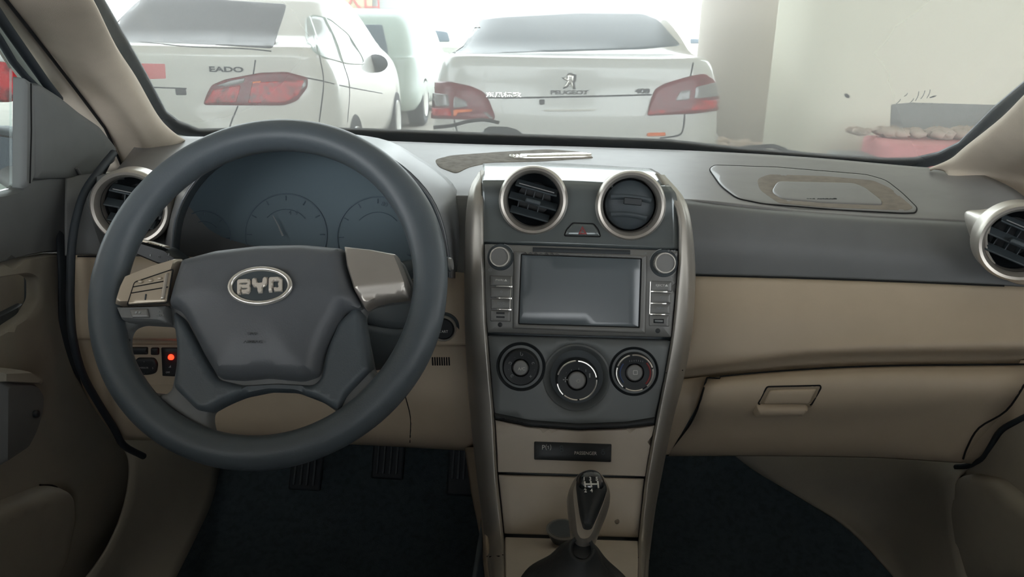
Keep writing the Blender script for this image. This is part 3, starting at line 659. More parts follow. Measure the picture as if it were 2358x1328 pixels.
# ================================================================ round air vents
def air_vent(label, px, py, Y, rpx, n, tilt=-14, seg=56, closed=False):
    c = at(px, py, Y); k = scale_at(c); R = rpx * k
    t = thing('air_vent', c, label, 'air vent', 'round air vents in the dashboard')
    lathe('bezel_ring', [(R * 1.0, -.03), (R * 1.0, -.002), (R * .985, .004), (R * .93, .008), (R * .86, .007), (R * .79, .001), (R * .765, -.008), (R * .76, -.02)], c, n, M['silver'], t, seg=seg)
    lathe('duct', [(R * .77, -.004), (R * .76, -.03), (R * .5, -.045), (0, -.045)], c, n, M['black'], t, seg=seg)
    u, v, nn = frame(n); a = math.radians(tilt); u, v = u * math.cos(a) + v * math.sin(a), v * math.cos(a) - u * math.sin(a)
    if closed:
        d = lathe('shutter', [(0, -.008), (R * .5, -.009), (R * .7, -.014), (R * .74, -.02)], c, n, M['dark'], t, seg=seg)
        for h in (.18, -.32):
            hw = math.sqrt(.6 ** 2 - h * h)
            tube('slat', [c + nn * (-.005 - .002 * abs(x)) + v * R * (h + .05 * (1 - x * x)) + u * R * x * hw for x in np.linspace(-1, 1, 9)], .0035, M['dark'], t, k=8, flat=.5)
        box('slat_tab', c + nn * -.002 + v * R * .12 + u * R * .05, (R * .5, R * .2, .008), M['black'], t, axes=(u, v, nn), bev=.001)
        return t
    for h in (.36, -.04, -.42):
        hw = math.sqrt(.72 ** 2 - h * h)
        s = box('slat', c + nn * -.014 + v * R * h, (2 * hw * R, .0025, .016), M['dark'], t, axes=(u, (v * math.cos(.5) + nn * math.sin(.5)), (nn * math.cos(.5) - v * math.sin(.5))), bev=.0008)
    for x, h in ((-.02, .2), (.25, .2), (-.28, .2), (-.1, -.26), (.2, -.26), (-.4, -.26)):
        box('vane', c + nn * -.026 + v * R * h + u * R * x, (.0012, R * .36, .014), M['dark'], t, axes=(u, v, nn), bev=0)
    box('slat_highlight_edge', c + nn * -.0055 + v * R * .36, (R * 1.05, .0012, .0012), M['grey'], t, axes=(u, v, nn), bev=0)
    box('thumb_tab', c + nn * -.004 + v * R * -.04, (R * .45, .006, .012), M['dark'], t, axes=(u, v, nn), bev=.002)
    return t
vn = Vector((0, -1, .10))
air_vent('round air vent at the far left, half hidden by the steering wheel rim', 302, 477, .965, 88, Vector((.25, -1, .05)))
air_vent('left of the two round vents above the radio, slats open and tilted', 1228, 461, .953, 80, Vector((.02, -1, .16)))
air_vent('right of the two round vents above the radio, shutter closed', 1452, 473, .951, 81, Vector((.0, -1, .16)), tilt=-4, closed=True)
air_vent('round air vent at the far right edge by the right pillar', 2350, 558, .935, 92, Vector((-.30, -1, .06)), tilt=-20)
patch('vent_pod', [[(2262, 482, 1.02), (2300, 478, .99), (2380, 480, .96), (2450, 500, .95)], [(2222, 490, 1.03), (2268, 500, .965), (2330, 470, .95), (2440, 500, .945)],
                   [(2232, 540, 1.01), (2256, 552, .958), (2300, 550, .95), (2440, 560, .945)], [(2256, 590, 1.0), (2275, 600, .958), (2330, 640, .95), (2440, 630, .945)], [(2290, 630, .995), (2310, 640, .97), (2350, 655, .96), (2440, 655, .95)]], M['silver'], dash, n=12, mcol=12, cut=[(2350, 558, 76)])
patch('vent_pod', [[(205, 410, 1.0), (300, 392, .995), (400, 430, 1.04)], [(195, 470, .985), (300, 470, .97), (408, 470, 1.03)], [(195, 540, .985), (300, 560, .97), (395, 540, 1.02)], [(200, 586, .975), (300, 588, .985), (395, 588, 1.0)]], M['slate'], dash, n=12, mcol=12, cut=[(302, 477, 72)])
# ================================================================ centre stack
stack = thing('center_console', (.02, .9, .45), 'tall silver-edged console in the middle of the dashboard carrying radio and climate controls', 'centre console')
def yat(py):     # depth of the stack face at image height
    return float(np.interp(py, [370, 385, 400, 420, 470, 560, 770, 970, 1095, 1235, 1262, 1345], [1.11, 1.05, 1.0, .975, .958, .938, .905, .875, .85, .81, .78, .66]))
L_in = [(1114, 392), (1113, 450), (1114, 560), (1118, 680), (1122, 768), (1130, 870), (1138, 960), (1145, 1090), (1152, 1160), (1160, 1236), (1162, 1290), (1163, 1345)]
L_out = [(1102, 396), (1080, 440), (1070, 540), (1069, 680), (1071, 770), (1076, 870), (1084, 970), (1098, 1100), (1106, 1165), (1116, 1240), (1122, 1290), (1128, 1345)]
R_in = [(1508, 400), (1556, 480), (1563, 572), (1556, 680), (1546, 778), (1530, 870), (1509, 975), (1487, 1098), (1479, 1165), (1471, 1240), (1470, 1290), (1470, 1345)]
R_out = [(1530, 402), (1582, 470), (1600, 590), (1600, 690), (1592, 778), (1575, 870), (1548, 975), (1521, 1110), (1509, 1175), (1500, 1245), (1495, 1290), (1492, 1345)]
def rail(name, a, b, topc):
    rows = []
    for (x0, y0), (x1, y1) in zip(a, b):
        Y = yat((y0 + y1) / 2) if y0 > 420 else yat(y0)
        s = 1 if x1 > x0 else -1
        rows.append([(x0 - s * 1, y0, Y + .012), (x0, y0, Y - .004), (x0 + s * 4, y0, Y - .0075), (x0 + s * 8, y0, Y - .0085), ((x0 * .4 + x1 * .6), (y0 + y1) / 2, Y - .004), (x1 - s * 7, y1, Y + .006), (x1, y1, Y + .018), (x1 - s * 4, y1, Y + .07)])
    o, s_ = patch(name, rows, M['rail'], stack, n=4, mcol=3, solid=.002)
    return s_
RL = rail('left_rail', L_in, L_out, 0); RR = rail('right_rail', R_in, R_out, 1)
def sxl(py): return float(np.interp(py, [p[1] for p in L_in], [p[0] for p in L_in]))
def sxr(py): return float(np.interp(py, [p[1] for p in R_in], [p[0] for p in R_in]))
_, SB = patch('carrier_panel', [[(sxl(y) - 8, y, yat(y) + .006), ((sxl(y) + sxr(y)) / 2, y + 4, yat(y) + .002), (sxr(y) + 8, y + 8, yat(y) + .006)] for y in (550, 660, 768, 960, 1090, 1236, 1262, 1345)], M['dark'], stack, n=3, mcol=3)
_, VP = patch('vent_panel', [
    [(1112, 376, 1.13), (1220, 374, 1.15), (1340, 378, 1.15), (1500, 388, 1.12)],
    [(1112, 386, 1.06), (1220, 386, 1.065), (1340, 389, 1.065), (1520, 400, 1.05)],
    [(1111, 410, .985), (1220, 410, .988), (1340, 412, .988), (1540, 424, .98)],
    [(1110, 418, .970), (1220, 418, .972), (1340, 420, .972), (1548, 434, .965)],
    [(1110, 436, .961), (1220, 436, .961), (1340, 438, .961), (1558, 452, .958)],
    [(1110, 490, .955), (1220, 492, .952), (1340, 494, .952), (1562, 505, .952)],
    [(1112, 557, .942), (1220, 561, .939), (1340, 565, .939), (1564, 574, .941)]], M['panel'], stack, n=14, mcol=16, cut=[(1228, 461, 66), (1452, 473, 67)])
hz = pillow('hazard_button', rc([(1300, 542), (1305, 530), (1320, 515), (1366, 517), (1376, 530), (1382, 544)], 4), VP, .0004, .003, M['panel'], stack, r=3, g=7)
tube('button_gap', onpts(VP, rc([(1299, 543), (1304, 529), (1319, 513), (1367, 515), (1378, 529), (1383, 545)], 4), .0005), .0008, M['seam'], hz, closed=True, k=6)
pillow('hazard_triangle', [(1341, 521), (1331, 540), (1352, 540)], VP, .003, .0038, M['red'], hz, r=.6, g=4, holes=[[(1341, 527), (1336.5, 536.5), (1346, 536.5)]])
pillow('hazard_triangle', [(1341, 529), (1338, 535), (1344, 535)], VP, .003, .0038, M['red'], hz, r=.6, g=4)
# head unit
SP = plane3((1120, 565, .933), (1560, 575, .933), (1330, 775, .899))
hu = thing('car_radio', SP.hit(1330, 670)[0], 'grey car radio with a wide blank touch screen, two knobs and side buttons', 'radio')
pillow('faceplate', rc([(1115, 561), (1330, 568), (1563, 577), (1555, 680), (1546, 777), (1330, 773), (1122, 766), (1116, 680)], 4), SP, -.004, .003, M['grey'], hu, r=4, g=22)
pillow('screen_frame', rc([(1183, 578), (1490, 588), (1486, 768), (1181, 756)], 3), SP, .0025, .0055, M['grey'], hu, r=4, g=12, holes=[rc([(1201, 586), (1476, 596), (1471, 753), (1195, 745)], 2)])
pillow('screen', rc([(1200, 585), (1477, 595), (1472, 754), (1194, 746)], 2), SP, .0028, .0036, M['screen'], hu, r=1, g=24)
tube('screen_edge', onpts(SP, rc([(1201, 586), (1476, 596), (1471, 753), (1195, 745)], 2), .0046), .0006, M['seam'], hu, closed=True, k=5)
pillow('disc_slot', rc([(1227, 569), (1451, 576), (1451, 586), (1227, 580)], 1.5), SP, .0032, .0036, M['black'], hu, r=.6, g=12)
tube('slot_lip', onpts(SP, [(1227, 575), (1340, 578.5), (1451, 582)], .0042), .0004, M['dark'], hu, k=5)
def knob(px, py, rp, parent, label=None):
    c = SP.hit(px, py)[0]; k = scale_at(c)
    o = lathe('knob', [(0, .0165), (rp * k * .80, .0165), (rp * k * .84, .0155), (rp * k * .86, .012), (rp * k * .95, .003)], c, SP.n, M['grey'], parent, seg=40)
    lathe('chrome_ring', [(rp * k * .80, .0163), (rp * k * .82, .0182), (rp * k * .93, .0182), (rp * k * .97, .014), (rp * k * 1.0, .003)], c, SP.n, M['chrome'], o, seg=40)
    lathe('knob_well', [(rp * k * 1.0, .0032), (rp * k * 1.22, .0036), (rp * k * 1.28, .003)], c, SP.n, M['dark'], o, seg=40)
knob(1153, 592, 24, hu); knob(1528, 606, 25, hu)
for nm, s, x, y, h, a in (('volume_lettering', 'VOL', 1133, 565, 4, 0), ('tune_lettering', 'TUNE', 1546, 578, 4.5, 0), ('knob_icon', '☼', 1129, 622, 7, 0), ('knob_icon', '≡', 1549, 636, 6, 0), ('slot_mark', 'IR', 1486, 583, 4, 0)):
    text(nm, s, SP, x, y, h, M['faint'], hu, ang=-1.5, off=.0036, sx=1.2)
tube('knob_scale', onpts(SP, [(1528 + 33 * math.cos(t), 606 + 33 * math.sin(t)) for t in np.linspace(-2.9, -1.75, 12)], .0036), .0006, M['faint'], hu, k=5)
tube('knob_scale', onpts(SP, [(1153 + 31 * math.cos(t), 592 + 31 * math.sin(t)) for t in np.linspace(-1.3, -.3, 12)], .0036), .0005, M['faint'], hu, k=5)
def quad(x0, y0, x1, y1, sk=.03): return [(x0, y0), (x1, y0 + (x1 - x0) * sk), (x1, y1 + (x1 - x0) * sk), (x0, y1)]
btn = {'L': [(1129, 634, 1180, 'PWR/▲'), (1130, 661, 1179, '☼'), (1131, 687, 1178, 'DVD')], 'R': [(1498, 646, 1546, 'EJECT▲'), (1497, 673, 1544, '◁'), (1496, 698, 1542, 'NAVI')]}
for side, L in btn.items():
    for x0, y0, x1, s in L:
        b = pillow('side_button', rc(quad(x0, y0, x1, y0 + 24), 2), SP, .003, .0055, M['grey'], hu, r=2, g=7)
        text('button_lettering', s, SP, (x0 + x1) / 2 + 1, y0 + 11, 5 if len(s) > 3 else 5.5, M['white'] if len(s) > 4 else M['faint'], b, ang=-1.5, off=.0058, sx=1.15)
        xa, xb = (x0 + 14, x1) if side == 'L' else (x0, x1 - 10)
        pillow('chrome_strip', quad(xa, y0 + 23, xb, y0 + 26), SP, .005, .0068, M['chrome'], b, r=.8, g=6)
    x0, x1 = (1130, 1176) if side == 'L' else (1494, 1540); y0 = 713 if side == 'L' else 724
    b = pillow('card_slot_cover', rc(quad(x0, y0, x1, y0 + 26), 2), SP, .003, .005, M['grey'], hu, r=2, g=7)
    if side == 'L':
        for q in (5, 14): pillow('card_slot', quad(x0 + 12, y0 + q, x0 + 34, y0 + q + 4), SP, .0049, .0054, M['black'], b, r=.5, g=6)
    else:
        pillow('usb_slot', quad(x0 + 9, y0 + 9, x0 + 35, y0 + 19), SP, .0049, .0054, M['black'], b, r=.5, g=6); pillow('usb_contact', quad(x0 + 13, y0 + 12, x0 + 31, y0 + 16), SP, .0054, .006, M['faint'], b, r=.5, g=6)
    xs = 1177 if side == 'L' else 1497
    tube('chrome_edge', onpts(SP, [(xs + (1 if side == 'L' else 0), 636 if side == 'L' else 648), (xs - 2, 710 if side == 'L' else 722)], .0058), .0006, M['chrome'], hu, k=5)
for x, y in ((1152, 747), (1514, 761)): lathe('reset_hole', [(0, .0034), (.0022, .0034), (.003, .003)], SP.hit(x, y)[0], SP.n, M['black'], hu, seg=16)
# climate control panel
KP = plane3((1125, 772, .903), (1545, 782, .903), (1320, 975, .873))
cl = thing('climate_control_panel', KP.hit(1320, 870)[0], 'dark grey climate panel with three round dials under the radio', 'climate control')
ring_out = ell(1328, 868, 74, 74, n=44)
M['clim'] = mat('climate_grey', (112, 116, 116), .42, metal=.15)
pillow('faceplate', rc([(1122, 771), (1330, 776), (1546, 783), (1530, 872), (1509, 960), (1509, 974), (1440, 982), (1330, 986), (1220, 978), (1138, 962), (1137, 950), (1130, 870)], 5), KP, -.004, .003, M['clim'], cl, r=5, g=20, holes=[ring_out])
pillow('lower_lip', rc([(1137, 948), (1220, 965), (1330, 973), (1440, 969), (1509, 958), (1508, 976), (1440, 984), (1330, 988), (1220, 980), (1138, 963)], 5), KP, .002, .0065, M['black'], cl, r=6, g=10)
kc = KP.hit(1328, 868)[0]; kk = scale_at(kc)
lathe('bowl', [(77 * kk, .0028), (73 * kk, .0036), (67 * kk, .0010), (59 * kk, -.007), (51 * kk, -.011), (0, -.011)], kc, KP.n, M['clim'], cl, seg=56)
def dial(px, py, ro, ri, chrome, syms, base=.0, well=True):
    c = KP.hit(px, py)[0]; k = scale_at(c)
    d = lathe('dial', [(ri * k * .46, .0125), (ri * k * .50, .0145), (ri * k * .90, .016), (ri * k * .96, .015), (ri * k * 1.0, .010), (ri * k * 1.03, .002)], c + KP.n * base, KP.n, M['black'], cl, seg=56)
    if well: lathe('dial_well', [(ri * k * 1.0, .0), (ri * k * 1.08, .002), (ro * k * .97, .0045), (ro * k, .0028)], c, KP.n, M['black'], d, seg=56)
    lathe('centre_button', [(0, .0168), (ri * k * .36, .0165), (ri * k * .41, .0155), (ri * k * .43, .012)], c + KP.n * base, KP.n, M['grey'], d, seg=40)
    if chrome:
        for a0, a1 in chrome:
            tube('chrome_ring', [c + KP.n * (base + .0162) + (Vector((math.cos(t), 0, 0)) + frame(KP.n)[1] * math.sin(t)) * ri * k * .93 for t in np.linspace(math.radians(a0), math.radians(a1), 18)], .0011, M['chrome'], d, k=6)
    return d, c, k
class Off:
    def __init__(s, b, o): s.b, s.o = b, o
    def hit(s, x, y): q, n = Plane(s.b.o + s.b.n * s.o, s.b.n).hit(x, y); return q, n
d1, c1, k1 = dial(1200, 843, 57, 42, [], None)
KO = Off(KP, .0165)
text('ac_lettering', 'A/C', KO, 1201, 849, 7, M['white'], d1, off=.0008, bold=.02)
for s, a, q in (('ᴗ', 90, 30), ('↻', 160, 28), ('↺', 20, 29), ('↙', 222, 30), ('☸', -45, 29), ('·', 125, 27), ('·', 55, 27), ('·', 190, 30), ('·', -12, 30)):
    text('dial_symbol', {'ᴗ': 'Ⴑ', '↻': 'ↄ', '↺': 'c', '↙': 'ↄ', '☸': '×'}.get(s, '•'), KO, 1201 + q * math.cos(math.radians(a)), 845 - q * math.sin(math.radians(a)), 9 if s != '·' else 2.5, M['faint'], d1, ang=a - 90 if s != '·' else 0, off=.0006)
d2, c2, k2 = dial(1328, 872, 50, 48, [(95, 165), (12, 88), (-80, 5), (-128, -86), (-168, -132)], None, base=-.003, well=False)
KO2 = Off(KP, .0125)
for x, y, s, h in ((1302, 874, '✢', 11), (1304, 858, '•', 3), (1316, 851, 'ı', 6), (1333, 848, 'ı', 8), (1349, 852, 'ı', 9), (1358, 863, '▮', 7)): text('dial_symbol', s, KO2, x, y, h, M['faint'], d2, off=.001)
text('fan_symbol', '⟲', KO2, 1331, 877, 9, M['white'], d2, off=.0018)
d3, c3, k3 = dial(1459, 854, 57, 44, [(108, 160), (20, 100), (-45, 15), (-118, -62), (-195, -128)], None)
for x in range(-14, 17, 5): text('dial_tick', 'ı', KO, 1464 + x, 829 + abs(x) * .12, 6, M['faint'], d3, off=.0006)
tube('hot_mark', [c3 + KP.n * .0165 + (Vector((math.cos(t), 0, 0)) + frame(KP.n)[1] * math.sin(t)) * 35 * k3 for t in np.linspace(-.75, .75, 14)], .0012, M['red'], d3, k=6)
tube('cold_mark', [c3 + KP.n * .0165 + (Vector((math.cos(t), 0, 0)) + frame(KP.n)[1] * math.sin(t)) * 33 * k3 for t in np.linspace(2.5, 3.9, 14)], .0009, mat('blue_print', (60, 80, 120), .5), d3, k=6)
text('demist_symbol', '▢', KO, 1463, 858, 10, M['white'], d3, off=.0008)
for x, y, kp in ((1201, 838, KO), (1331, 866, KO2), (1463, 848, KO)): pass
# beige panels below
PP1 = plane3((1140, 970, .872), (1508, 985, .872), (1320, 1095, .848))
lp = pillow('display_panel', rc([(1140, 966), (1220, 982), (1330, 990), (1440, 986), (1508, 978), (1486, 1097), (1146, 1087)], 2), PP1, -.004, .003, M['beige2'], stack, r=3, g=20)
PP2 = plane3((1147, 1093, .848), (1484, 1102, .848), (1310, 1235, .81))
dr = pillow('storage_drawer', rc([(1147, 1092), (1484, 1101), (1470, 1238), (1161, 1229)], 3), PP2, -.004, .003, M['beige2'], stack, r=5, g=20, dome=.003)
lathe('glue_spot', [(0, .0052), (.003, .005), (.005, .0035), (.006, .003)], PP2.hit(1420, 1199)[0] + PP2.n * .0004, PP2.n, M['stain'], dr, seg=14)
PP3 = plane3((1163, 1243, .80), (1470, 1250, .80), (1315, 1345, .66))
sh = pillow('shifter_plate', rc([(1162, 1237), (1471, 1246), (1471, 1350), (1163, 1350)], 3), PP3, -.004, .002, M['beige2'], stack, r=3, g=20)
for sf, p in ((RL, [(1122, 1281), (1158, 1278)]), (RR, [(1470, 1284), (1496, 1290)]), (RR, [(1534, 858), (1572, 852)]), (RL, [(1128, 1282), (1150, 1281)])): seam(sf, p, .0008, M['seam'], stack, 'rail_gap', off=.0003, smooth=0)
di = thing('indicator_display', PP1.hit(1320, 1038)[0], 'black strip display reading PASSENGER under the climate dials', 'display')
pillow('display_glass', rc([(1230, 1015), (1408, 1021), (1407, 1063), (1230, 1057)], 3), PP1, .002, .0048, M['black'], di, r=2, g=12)
text('passenger_lettering', 'PASSENGER', PP1, 1348, 1042, 7.5, M['white'], di, ang=-1.5, off=.0052, sx=.95)
text('parking_symbol', 'P⑴', PP1, 1259, 1029, 11, M['white'], di, ang=-1.5, off=.0052); text('belt_symbol', '8', PP1, 1293, 1032, 15, M['dark'], di, off=.0052); text('belt_symbol', 'δ', PP1, 1388, 1040, 13, M['dark'], di, off=.0052)
# pull tab beside the shifter
pt = thing('lighter_cap', at(1290, 1228, .785), 'small dark oval lighter cap left of the gear knob', 'lighter')
lathe('cap', [(0, .012), (.018, .011), (.021, .008), (.020, .004), (.014, -.012), (0, -.02)], at(1296, 1229, .785), Vector((0, -.35, 1)), M['dark'], pt, seg=30, sx=.95, sy=.7)
lathe('cap_rim', [(.017, .0112), (.0215, .0095), (.0205, .0065)], at(1296, 1229, .785), Vector((0, -.35, 1)), M['grey'], pt, seg=30, sx=.95, sy=.7)
# console flanks and tunnel
patch('left_flank', [[(1070, 1030, .95), (1092, 1030, .90), (1100, 1030, .89)], [(1084, 1130, .93), (1104, 1130, .875), (1112, 1130, .865)], [(1104, 1230, .90), (1114, 1230, .83), (1122, 1230, .82)], [(1118, 1345, .74), (1124, 1345, .70), (1132, 1345, .69)]], M['beige'], stack, n=3)
def wpoly(name, pts, faces, m, parent=None, solid=.01, sharp=30): return obj(name, [Vector(p) for p in pts], faces, m, parent, sharp=sharp, solid=solid)
xl, xr = -.125, .135
for nm, x, px in (('left_side_wall', -.098, 0), ('right_side_wall', .118, 1)):
    wpoly(nm, [(x, 1.5, .93), (x, .98, .90), (x, .93, .72), (x, .86, .58), (x, .5, .55), (x, .5, .24), (x, 1.5, .24)], [(0, 1, 2, 3, 4, 5, 6) if px else (6, 5, 4, 3, 2, 1, 0)], M['dark'], stack, solid=.006)
# ================================================================ gear lever
gl = thing('gear_lever', at(1345, 1290, .72), 'black and silver five speed gear knob on a dark gaiter in front of the drawer', 'gear lever')
gK = Plane(at(1358, 1140, .69), Vector((0, -.62, .78)))
def gpt(x, y, h): q, n = gK.hit(x, y); return q + n * h
# silver surround loop (teardrop)
tear_o = rc([(1322, 1096), (1340, 1082), (1358, 1080), (1376, 1083), (1394, 1096), (1406, 1122), (1408, 1145), (1398, 1178), (1384, 1210), (1374, 1240), (1362, 1255), (1345, 1260), (1328, 1256), (1316, 1238), (1312, 1200), (1307, 1160), (1306, 1130)], 12)
tear_i = rc([(1326, 1098), (1342, 1088), (1358, 1086), (1374, 1089), (1388, 1100), (1399, 1124), (1400, 1140), (1394, 1160), (1380, 1195), (1365, 1228), (1352, 1232), (1338, 1228), (1330, 1200), (1324, 1160), (1320, 1124)], 12)
kb_ = pillow('silver_surround', tear_o, gK, -.018, .010, M['silver'], gl, r=13, g=6)
gr = pillow('grip', tear_i, gK, -.002, .019, M['black'], gl, r=24, g=6)
cap = pillow('knob_cap', rc([(1330, 1106), (1344, 1094), (1360, 1091), (1378, 1096), (1390, 1112), (1392, 1128), (1384, 1142), (1360, 1149), (1338, 1143), (1328, 1130)], 10), gK, .012, .0225, mat('knob_gloss', (40, 44, 48), .15, coat=.5), gl, r=22, g=5)
KG = Plane(gK.o + gK.n * .0225, gK.n)
for s, x, y in (('1', 1345, 1103), ('3', 1359, 1103), ('5', 1374, 1103), ('2', 1348, 1130), ('4', 1362, 1130)): text('gear_number', s, KG, x, y, 8.5, M['white'], cap, off=.001, bold=.02)
for a, b in (((1346, 1109), (1348, 1122)), ((1360, 1108), (1362, 1122)), ((1376, 1108), (1378, 1124)), ((1347, 1115), (1377, 1115))):
    tube('shift_pattern_line', [KG.hit(*a)[0] + KG.n * .001, KG.hit(*b)[0] + KG.n * .001], .0009, M['white'], cap, k=6)
nb = KG.hit(1345, 1245)[0]; ba = PP3.hit(1335, 1330)[0]
tube('lever_neck', [nb + Vector((0, .015, -.02)), nb + Vector((0, .03, -.06)), ba + Vector((0, .02, -.02))], [.0115, .0115, .0115], M['black'], gl, k=20)
nk = KG.hit(1342, 1249)[0] - KG.n * .018; gb_ = PP3.hit(1320, 1348)[0]; gu, gv, gn = frame(PP3.n, Vector((0, 1, .01)))
GR = []
for f, rr, yy in ((0, .0125, .0125), (.18, .018, .019), (.42, .027, .03), (.66, .038, .044), (.85, .053, .058), (.97, .0585, .066), (1.03, .060, .068)):
    cc = nk.lerp(gb_, min(f, 1)); 
    if f > 1: cc = cc - PP3.n * .004
    ax = (WXN := (KG.n.lerp(PP3.n, f)).normalized()); u_, v_, _ = frame(ax, Vector((0, 1, .01)))
    GR.append([tuple(cc + u_ * rr * math.cos(a) * (1 + (.05 * math.sin(5 * a + 9 * f)) * (f * (1.03 - f)) * 3) + v_ * yy * math.sin(a) * (1 + .04 * math.sin(4 * a + 11 * f) * f * (1.03 - f) * 3)) for a in np.linspace(0, 2 * math.pi, 33)])
patch('gaiter', GR, mat('gaiter_vinyl', (44, 48, 50), .55, bump=.6, bs=200), gl, n=5, mcol=2, world=True)
# ================================================================ steering wheel
M['seamy'] = mat('embossed_lettering', (72, 76, 80), .5)
M['letter'] = mat('emblem_letter_silver', (222, 214, 202), .35, metal=.3)
WN = Vector((0, -math.cos(math.radians(33)), math.sin(math.radians(33)))).normalized()
WC = CAM + ray(616.4, 657) * .8385
WPl = Plane(WC, WN); wu, wv, _ = frame(WN)
sw = thing('steering_wheel', WC, 'dark grey four spoke steering wheel with silver spoke covers and an oval badge', 'steering wheel')
def rimr(a):  # slightly thicker grips
    return .0175 + .0012 * math.exp(-((math.degrees(a) % 180 - 25) / 22) ** 2)
vs, fs = [], []; NA, NB = 128, 20
for i in range(NA):
    a = 2 * math.pi * i / NA; er = wu * math.cos(a) + wv * math.sin(a); rr = rimr(a if math.sin(a) > 0 else -a)
    for j in range(NB):
        b = 2 * math.pi * j / NB; vs.append(WC + er * (.1725 + rr * math.cos(b)) + WN * rr * math.sin(b) * 1.05)
for i in range(NA):
    for j in range(NB): fs.append((i * NB + j, ((i + 1) % NA) * NB + j, ((i + 1) % NA) * NB + (j + 1) % NB, i * NB + (j + 1) % NB))
obj('rim', vs, fs, M['leather'], sw, sharp=0)
H = Plane(WC - WN * .004, WN)
open_l = rc([(300, 752), (322, 744), (392, 748), (402, 765), (405, 800), (400, 850), (392, 893), (380, 905), (338, 900), (306, 850), (290, 800), (290, 770)], 10)
open_r = rc([(840, 718), (856, 704), (890, 697), (944, 690), (957, 706), (962, 738), (954, 790), (928, 838), (900, 865), (880, 869), (860, 852), (850, 800), (838, 745)], 10)
open_b = rc([(482, 966), (484, 948), (520, 928), (560, 912), (620, 900), (680, 902), (740, 925), (782, 955), (775, 972), (750, 991), (700, 1007), (640, 1011), (560, 1011), (506, 1007), (487, 992)], 10)
# lower spokes carrier (one body around three openings)
body = rc([(288, 660), (300, 640), (360, 618), (425, 598), (500, 580), (600, 568), (700, 566), (795, 574), (870, 582), (925, 596), (948, 650), (968, 720), (964, 780), (935, 850), (905, 900), (860, 950), (800, 990), (740, 1010), (640, 1022), (540, 1020), (470, 1000), (400, 950), (345, 908), (305, 860), (285, 800), (272, 720)], 14)
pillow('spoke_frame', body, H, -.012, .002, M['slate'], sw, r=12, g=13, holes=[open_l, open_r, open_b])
H2 = Plane(WC + WN * .000, WN)
low_pad = rc([(396, 710), (430, 735), (470, 810), (505, 872), (560, 885), (640, 880), (720, 885), (738, 868), (752, 800), (778, 740), (820, 700), (838, 722), (845, 765), (852, 815), (858, 852), (800, 912), (782, 950), (740, 925), (680, 902), (620, 900), (560, 912), (520, 930), (480, 950), (452, 946), (398, 892), (404, 850), (406, 800)], 10)
pillow('lower_spokes', low_pad, H2, -.01, .006, M['leather'], sw, r=14, g=11)
pad = rc([(425, 598), (500, 578), (600, 566), (700, 564), (796, 573), (803, 620), (820, 673), (840, 712), (800, 720), (768, 775), (752, 810), (738, 868), (700, 880), (620, 872), (560, 878), (508, 874), (473, 818), (440, 747), (418, 718), (393, 708), (405, 660)], 12)
pd = pillow('airbag_cover', pad, H2, -.006, .016, M['pad'], sw, r=26, g=11, dome=.012)
# emblem
EL = Plane(H2.o + WN * .0285, WN)
em = pillow('emblem_base', ell(600, 659, 71, 41, 48), EL, -.006, .0005, M['dark'], pd, r=3, g=10)
er_ = [EL.hit(600 + 69 * math.cos(t) , 659 + 39.5 * math.sin(t) - 0.035 * 69 * math.cos(t))[0] + WN * .0012 for t in np.linspace(0, 2 * math.pi, 64, endpoint=False)]
tube('emblem_ring', er_, .0026, M['chrome'], em, closed=True, k=10)
def z5(pts): return [(500 + x / 9.485, 590 + y / 9.485) for x, y in pts]
for ol, hs in ((z5([(455, 515), (715, 500), (745, 540), (750, 610), (730, 655), (745, 700), (740, 775), (700, 830), (550, 835), (548, 740), (535, 740), (530, 845), (452, 850)]), [z5([(535, 600), (655, 595), (655, 622), (535, 625)]), z5([(540, 710), (655, 705), (655, 728), (560, 733)])]),
               (z5([(780, 485), (868, 480), (885, 560), (915, 590), (1000, 580), (1018, 460), (1112, 458), (1108, 600), (1075, 660), (1010, 690), (1000, 810), (905, 815), (893, 700), (800, 680), (778, 600)]), []),
               (z5([(1142, 465), (1390, 455), (1440, 500), (1440, 775), (1255, 785), (1250, 700), (1220, 700), (1215, 795), (1140, 800)]), [z5([(1238, 555), (1345, 552), (1345, 680), (1238, 682)])])):
    pillow('emblem_letter', ol, EL, .0004, .0030, M['letter'], em, r=.9, g=4, holes=hs)
text('srs_lettering', 'SRS', pd and H2, 604, 781, 6, M['seamy'], pd, sx=1.7, off=.0284, ex=.0003); text('airbag_lettering', 'AIRBAG', H2, 607, 799, 6, M['seamy'], pd, sx=1.5, off=.0284, ex=.0003)
# silver spoke covers
rs = rc([(797, 573), (860, 580), (918, 591), (932, 625), (944, 658), (944, 688), (900, 693), (868, 700), (843, 714), (820, 674), (803, 620)], 4)
def crease(x, y, d): return -.004 * max(0, min(1, (y - (672 - (x - 820) * .11)) / 22))
rsp = pillow('right_spoke_cover', rs, H2, -.004, .016, M['silver'], sw, r=7, g=8, hf=crease, sharp=60)
lsp = pillow('left_spoke_cover', rc([(424, 597), (360, 616), (300, 640), (288, 665), (275, 707), (392, 704), (404, 658)], 4), H2, -.004, .014, M['warm'], sw, r=6, g=9)
LS = Plane(H2.o + WN * .014, WN)
bp_ = pillow('button_pad', rc([(312, 651), (398, 622), (386, 696), (296, 702)], 5), LS, .0, .0025, M['warm'], lsp, r=2, g=7)
for pts in ([(310, 662), (385, 648)], [(306, 676), (390, 662)]): tube('button_gap', onpts(LS, pts, .0028), .0006, M['seam'], bp_, k=5)
tube('button_gap', onpts(LS, rc([(311, 650), (400, 620), (387, 698), (294, 704)], 5), .001), .0007, M['seam'], bp_, closed=True, k=5)
pillow('volume_key', rc([(338, 678), (341, 678), (339, 692), (336, 692)], 1), LS, .0026, .0036, M['dark'], bp_, r=.6, g=4)
